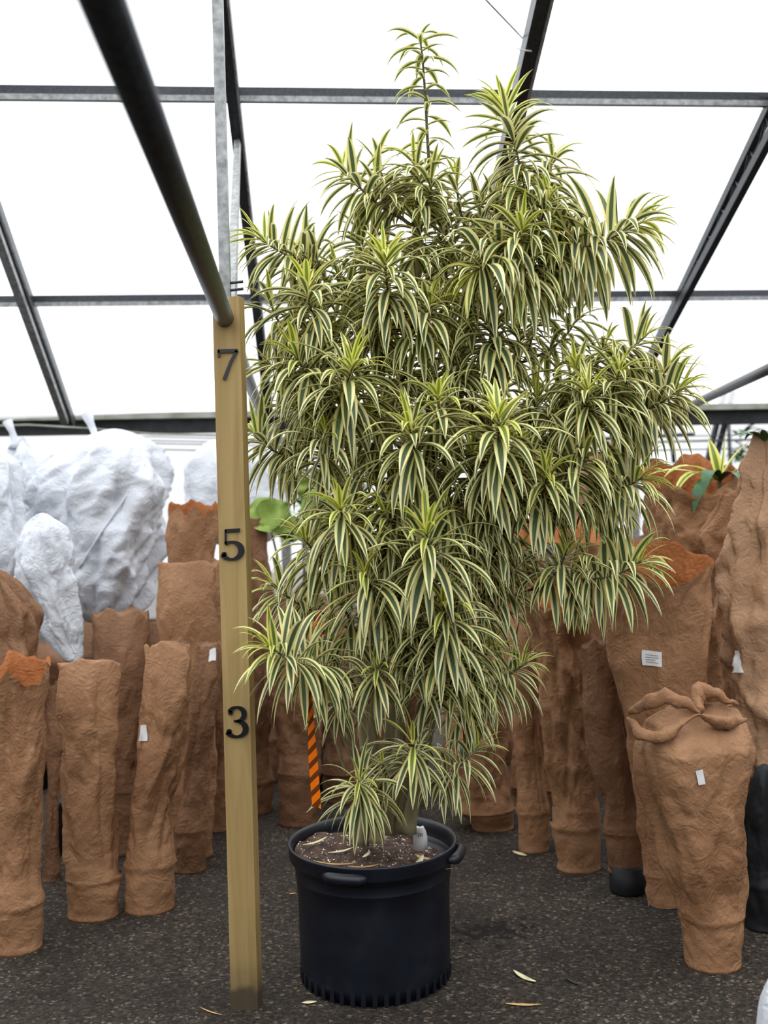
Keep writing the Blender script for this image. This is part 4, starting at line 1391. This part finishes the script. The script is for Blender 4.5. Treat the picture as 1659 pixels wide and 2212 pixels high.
# ------------------------------------------------------------------ leaves and plants of the neighbours
def blade(root, base, d0, L, w, droop, mat, name='leaf', fold=.2):
    n0 = len(LEAVES)
    make_leaf(base, d0, L, w, droop, 0, 0.2, fold)
    vs, _ = LEAVES.pop()
    mm = MB(); mm.add(vs, FACES); mm.uv = UVS; mm.att = [.75] * len(vs)
    return mm.build(name, mat, root)


def broad(root, px, py, d, L, w, ang, tilt, mat=BROAD):
    """big heart-shaped leaf, its midrib drawn from base to tip at ang in the view of the aisle"""
    c = P(px, py, d)
    ax = Vector((cos(ang), -.25, sin(ang))).normalized()
    sd_ = ax.cross(Vector((0, -1, tilt))).normalized(); nm = sd_.cross(ax)
    mm = MB(); vs = []; n = 14
    for i in range(n + 1):
        t = i / n
        hw = w * (1 - (1 - min(1, t / .35)) ** 2) ** .5 * (1 - max(0, (t - .35) / .65) ** 1.8) + .002
        for u in (-1, -.6, -.2, 0, .2, .6, 1):
            vs.append(c + ax * (t * L - .06 * L * abs(u) * (t < .2)) + sd_ * hw * u + nm * (hw * .22 * abs(u) - .25 * L * t * t + .012 * sin(t * 11 + u * 3)))
    mm.add(vs, [(i * 7 + j, i * 7 + j + 1, (i + 1) * 7 + j + 1, (i + 1) * 7 + j) for i in range(n) for j in range(6)])
    o = mm.build('leaf', mat, root)
    m2 = MB(); m2.tube([Vector(vs[i * 7 + 3]) - nm * .003 for i in range(n)], [.004 - .003 * i / n for i in range(n)], 5)
    m2.tube([Vector(vs[3]), Vector(vs[3]) - ax * .10 + Vector((0, .04, -.12)), Vector(vs[3]) + Vector((0, .08, -.30))], .006, 6)
    m2.build('midrib', BROAD, o)
    return o


broad(r9, 540, 1100, d9 - .02, .30, .10, -.35, .3)
broad(r9, 560, 1125, d9 - .05, .20, .085, .5, .2)
broad(r9, 600, 1120, d9, .16, .05, -1.0, .2, DARKLEAF)
fig = empty('broadleaf_plant', (P(690, 1790, 6.2).x, 6.2, 0), 'broad-leaved light green plant half hidden behind the dracaena', 'plant')
for (x, y, a, L, w) in ((700, 1150, 1.75, .33, .12), (665, 1065, 2.2, .16, .06), (690, 1060, .9, .18, .07), (650, 1150, 2.8, .2, .08), (720, 1090, .3, .22, .08)):
    broad(fig, x, y, 6.2, L, w, a, .1)
mm = MB(); c = P(690, 1790, 6.2); mm.tube([(c.x, 6.25, .2), (c.x, 6.25, 1.0), (c.x + .02, 6.25, 1.75)], [.02, .016, .008], 8); mm.build('stem', BARK, fig)
mm = MB(); mm.lathe([(.001, 0), (.12, 0), (.14, .26), (.13, .25), (.001, .23)], 32, (c.x, 6.25, 0)); mm.build('nursery_pot', POTB, fig)

# striped plant in the wide open wrap on the right
c7 = P(1555, 1040, d7 - .05)
for (ax_, ay_, az_, L, w, dr, mt) in ((-.75, -.35, .55, .36, .032, 2.4, 0), (-.9, -.2, .75, .34, .030, 1.6, 0), (-.35, -.5, .5, .34, .032, 2.8, 1), (.1, -.1, 1.2, .24, .030, .6, 0),
                                  (.6, 0, 1.1, .28, .032, .8, 0), (-.1, .3, 1.2, .24, .03, .7, 0), (.7, -.3, .6, .32, .03, 1.8, 0), (-.6, -.6, .25, .36, .034, 2.4, 1), (.15, -.7, .5, .3, .03, 2.6, 1),
                                  (-1, .2, .5, .40, .03, 1.0, 0)):
    blade(r7, c7, Vector((ax_, ay_, az_)), L, w, dr, (LEAF, DARKLEAF)[mt])
mm = MB(); mm.tube([c7 + Vector((0, 0, -1.4)), c7], .012, 8); mm.build('stem', BARK, r7)

# plants and pipes seen below the eave in the next bay
for (x, y, d, n, L, lab) in ((655, 1080, 8.6, 36, .30, 'leafy green plant standing behind the broad-leaved one'), (1600, 975, 10.4, 40, .26, 'small-leaved shrub under the right end of the eave beam'),
                             (780, 1010, 9.0, 30, .3, 'green shrub hidden behind the dracaena crown'), (930, 950, 10.5, 20, .3, 'far shrub behind the white bags')):
    c = P(x, y, d)
    sh = empty('background_shrub', (c.x, d, 0), lab, 'shrub')
    mm = MB(); mm.tube([(c.x, d, .25), (c.x + .03, d, c.z * .6), (c.x, d, c.z + .2)], [.02, .015, .006], 8); mm.build('stem', BARK, sh)
    mm = MB(); mm.lathe([(.001, 0), (.14, 0), (.17, .3), (.16, .29), (.001, .27)], 32, (c.x, d, 0)); mm.build('nursery_pot', POTB, sh)
    random.seed(int(x))
    for i in range(n):
        a = random.uniform(0, 6.28); z = random.uniform(-.35, .2)
        b = Vector((c.x + random.uniform(-.05, .05), d + random.uniform(-.05, .05), c.z + z))
        blade(sh, b, Vector((cos(a), sin(a), random.uniform(.1, 1.1))), L * random.uniform(.6, 1.1), .028, random.uniform(.8, 2), DARKLEAF if i % 3 else BROAD)
c = P(1650, 930, d6)
for a in range(7):
    blade(r6, c + Vector((0, 0, -.05)), Vector((cos(a * .9), sin(a * .9), .9)), .16, .022, 1.6, DARKLEAF)

# columns under the eave and frames of the next bay
for (x, w, yb, lab) in ((1362, .085, 8.02, 'square grey steel column under the eave beam on the right'), (612, .07, 7.95, 'grey steel column under the eave beam beside the white bags')):
    c = P(x, 930, yb)
    cl = empty('support_column', (c.x, yb, 0), lab, 'column')
    mm = MB(); mm.box((c.x, yb, (ZE - .1) / 2), w, w, ZE - .1); mm.build('shaft', STEEL, cl, smooth=False)
    mm = MB(); mm.box((c.x, yb, .01), w * 2.2, w * 2.2, .02); mm.build('base_plate', STEEL, cl, smooth=False)
rack = empty('plant_rack', (P(640, 1000, 9.8).x, 9.8, 0), 'dark steel rack of pipes in the next bay beside the white bags', 'rack')
c = P(640, 1000, 9.8)
for dx in (-.12, .05, .3):
    mm = MB(); mm.beam((c.x + dx, 9.8, 0), (c.x + dx, 9.8, 2.3), .03, .03, up=Vector((0, 1, 0))); mm.build('upright', STEEL_D, rack, smooth=False)
for y in (962, 990, 1016, 1040):
    z = P(640, y, 9.8).z
    mm = MB(); mm.tube([(c.x - .25, 9.78, z), (c.x + .6, 9.78, z)], .016, 8); mm.build('rail', STEEL_D, rack)
for i, (y0, y1, d) in enumerate(((948, 938, 9.4), (956, 948, 9.0), (962, 950, 8.8), (975, 968, 8.6))):
    w_ = empty('line_wire', tuple(P(500, y0, d)), ('upper', 'second', 'third', 'lowest')[i] + ' thin wire strung below the eave beam', 'wire')
    mm = MB(); mm.tube([P(300, y0 - 5, d), P(700, y0 + 4, d), P(1200, (y0 + y1) / 2 + 6, d), P(1900, y1 - 6, d)], .005, 5); mm.build('strand', STEEL_D, w_)
tr = empty('far_truss', tuple(P(1520, 1000, 10)), 'pair of dark slanting truss bars in the next bay on the right', 'truss')
for (xa, ya, xb, yb_) in ((1566, 905, 1515, 990), (1584, 905, 1530, 992)):
    mm = MB(); mm.beam(P(xa, ya - 60, 10), P(xb, yb_ + 60, 10.4), .04, .05); mm.build('chord', STEEL_D, tr, smooth=False)
q_ = P(1578, 1010, 10.2); mm = MB(); mm.tube([P(1574, 915, 10.2), q_, Vector((q_.x, q_.y, 0))], .02, 8); mm.build('strut', STEEL_D, tr)
mm = MB(); mm.tube([P(1448, 930, 10.2), P(1456, 1000, 10.2)], .02, 8); mm.build('strut', STEEL_D, tr)
mm = MB(); mm.tube([P(1300, 948, 10.2), P(1500, 938, 10.2)], .02, 8); mm.build('cross_pipe', STEEL_D, tr)
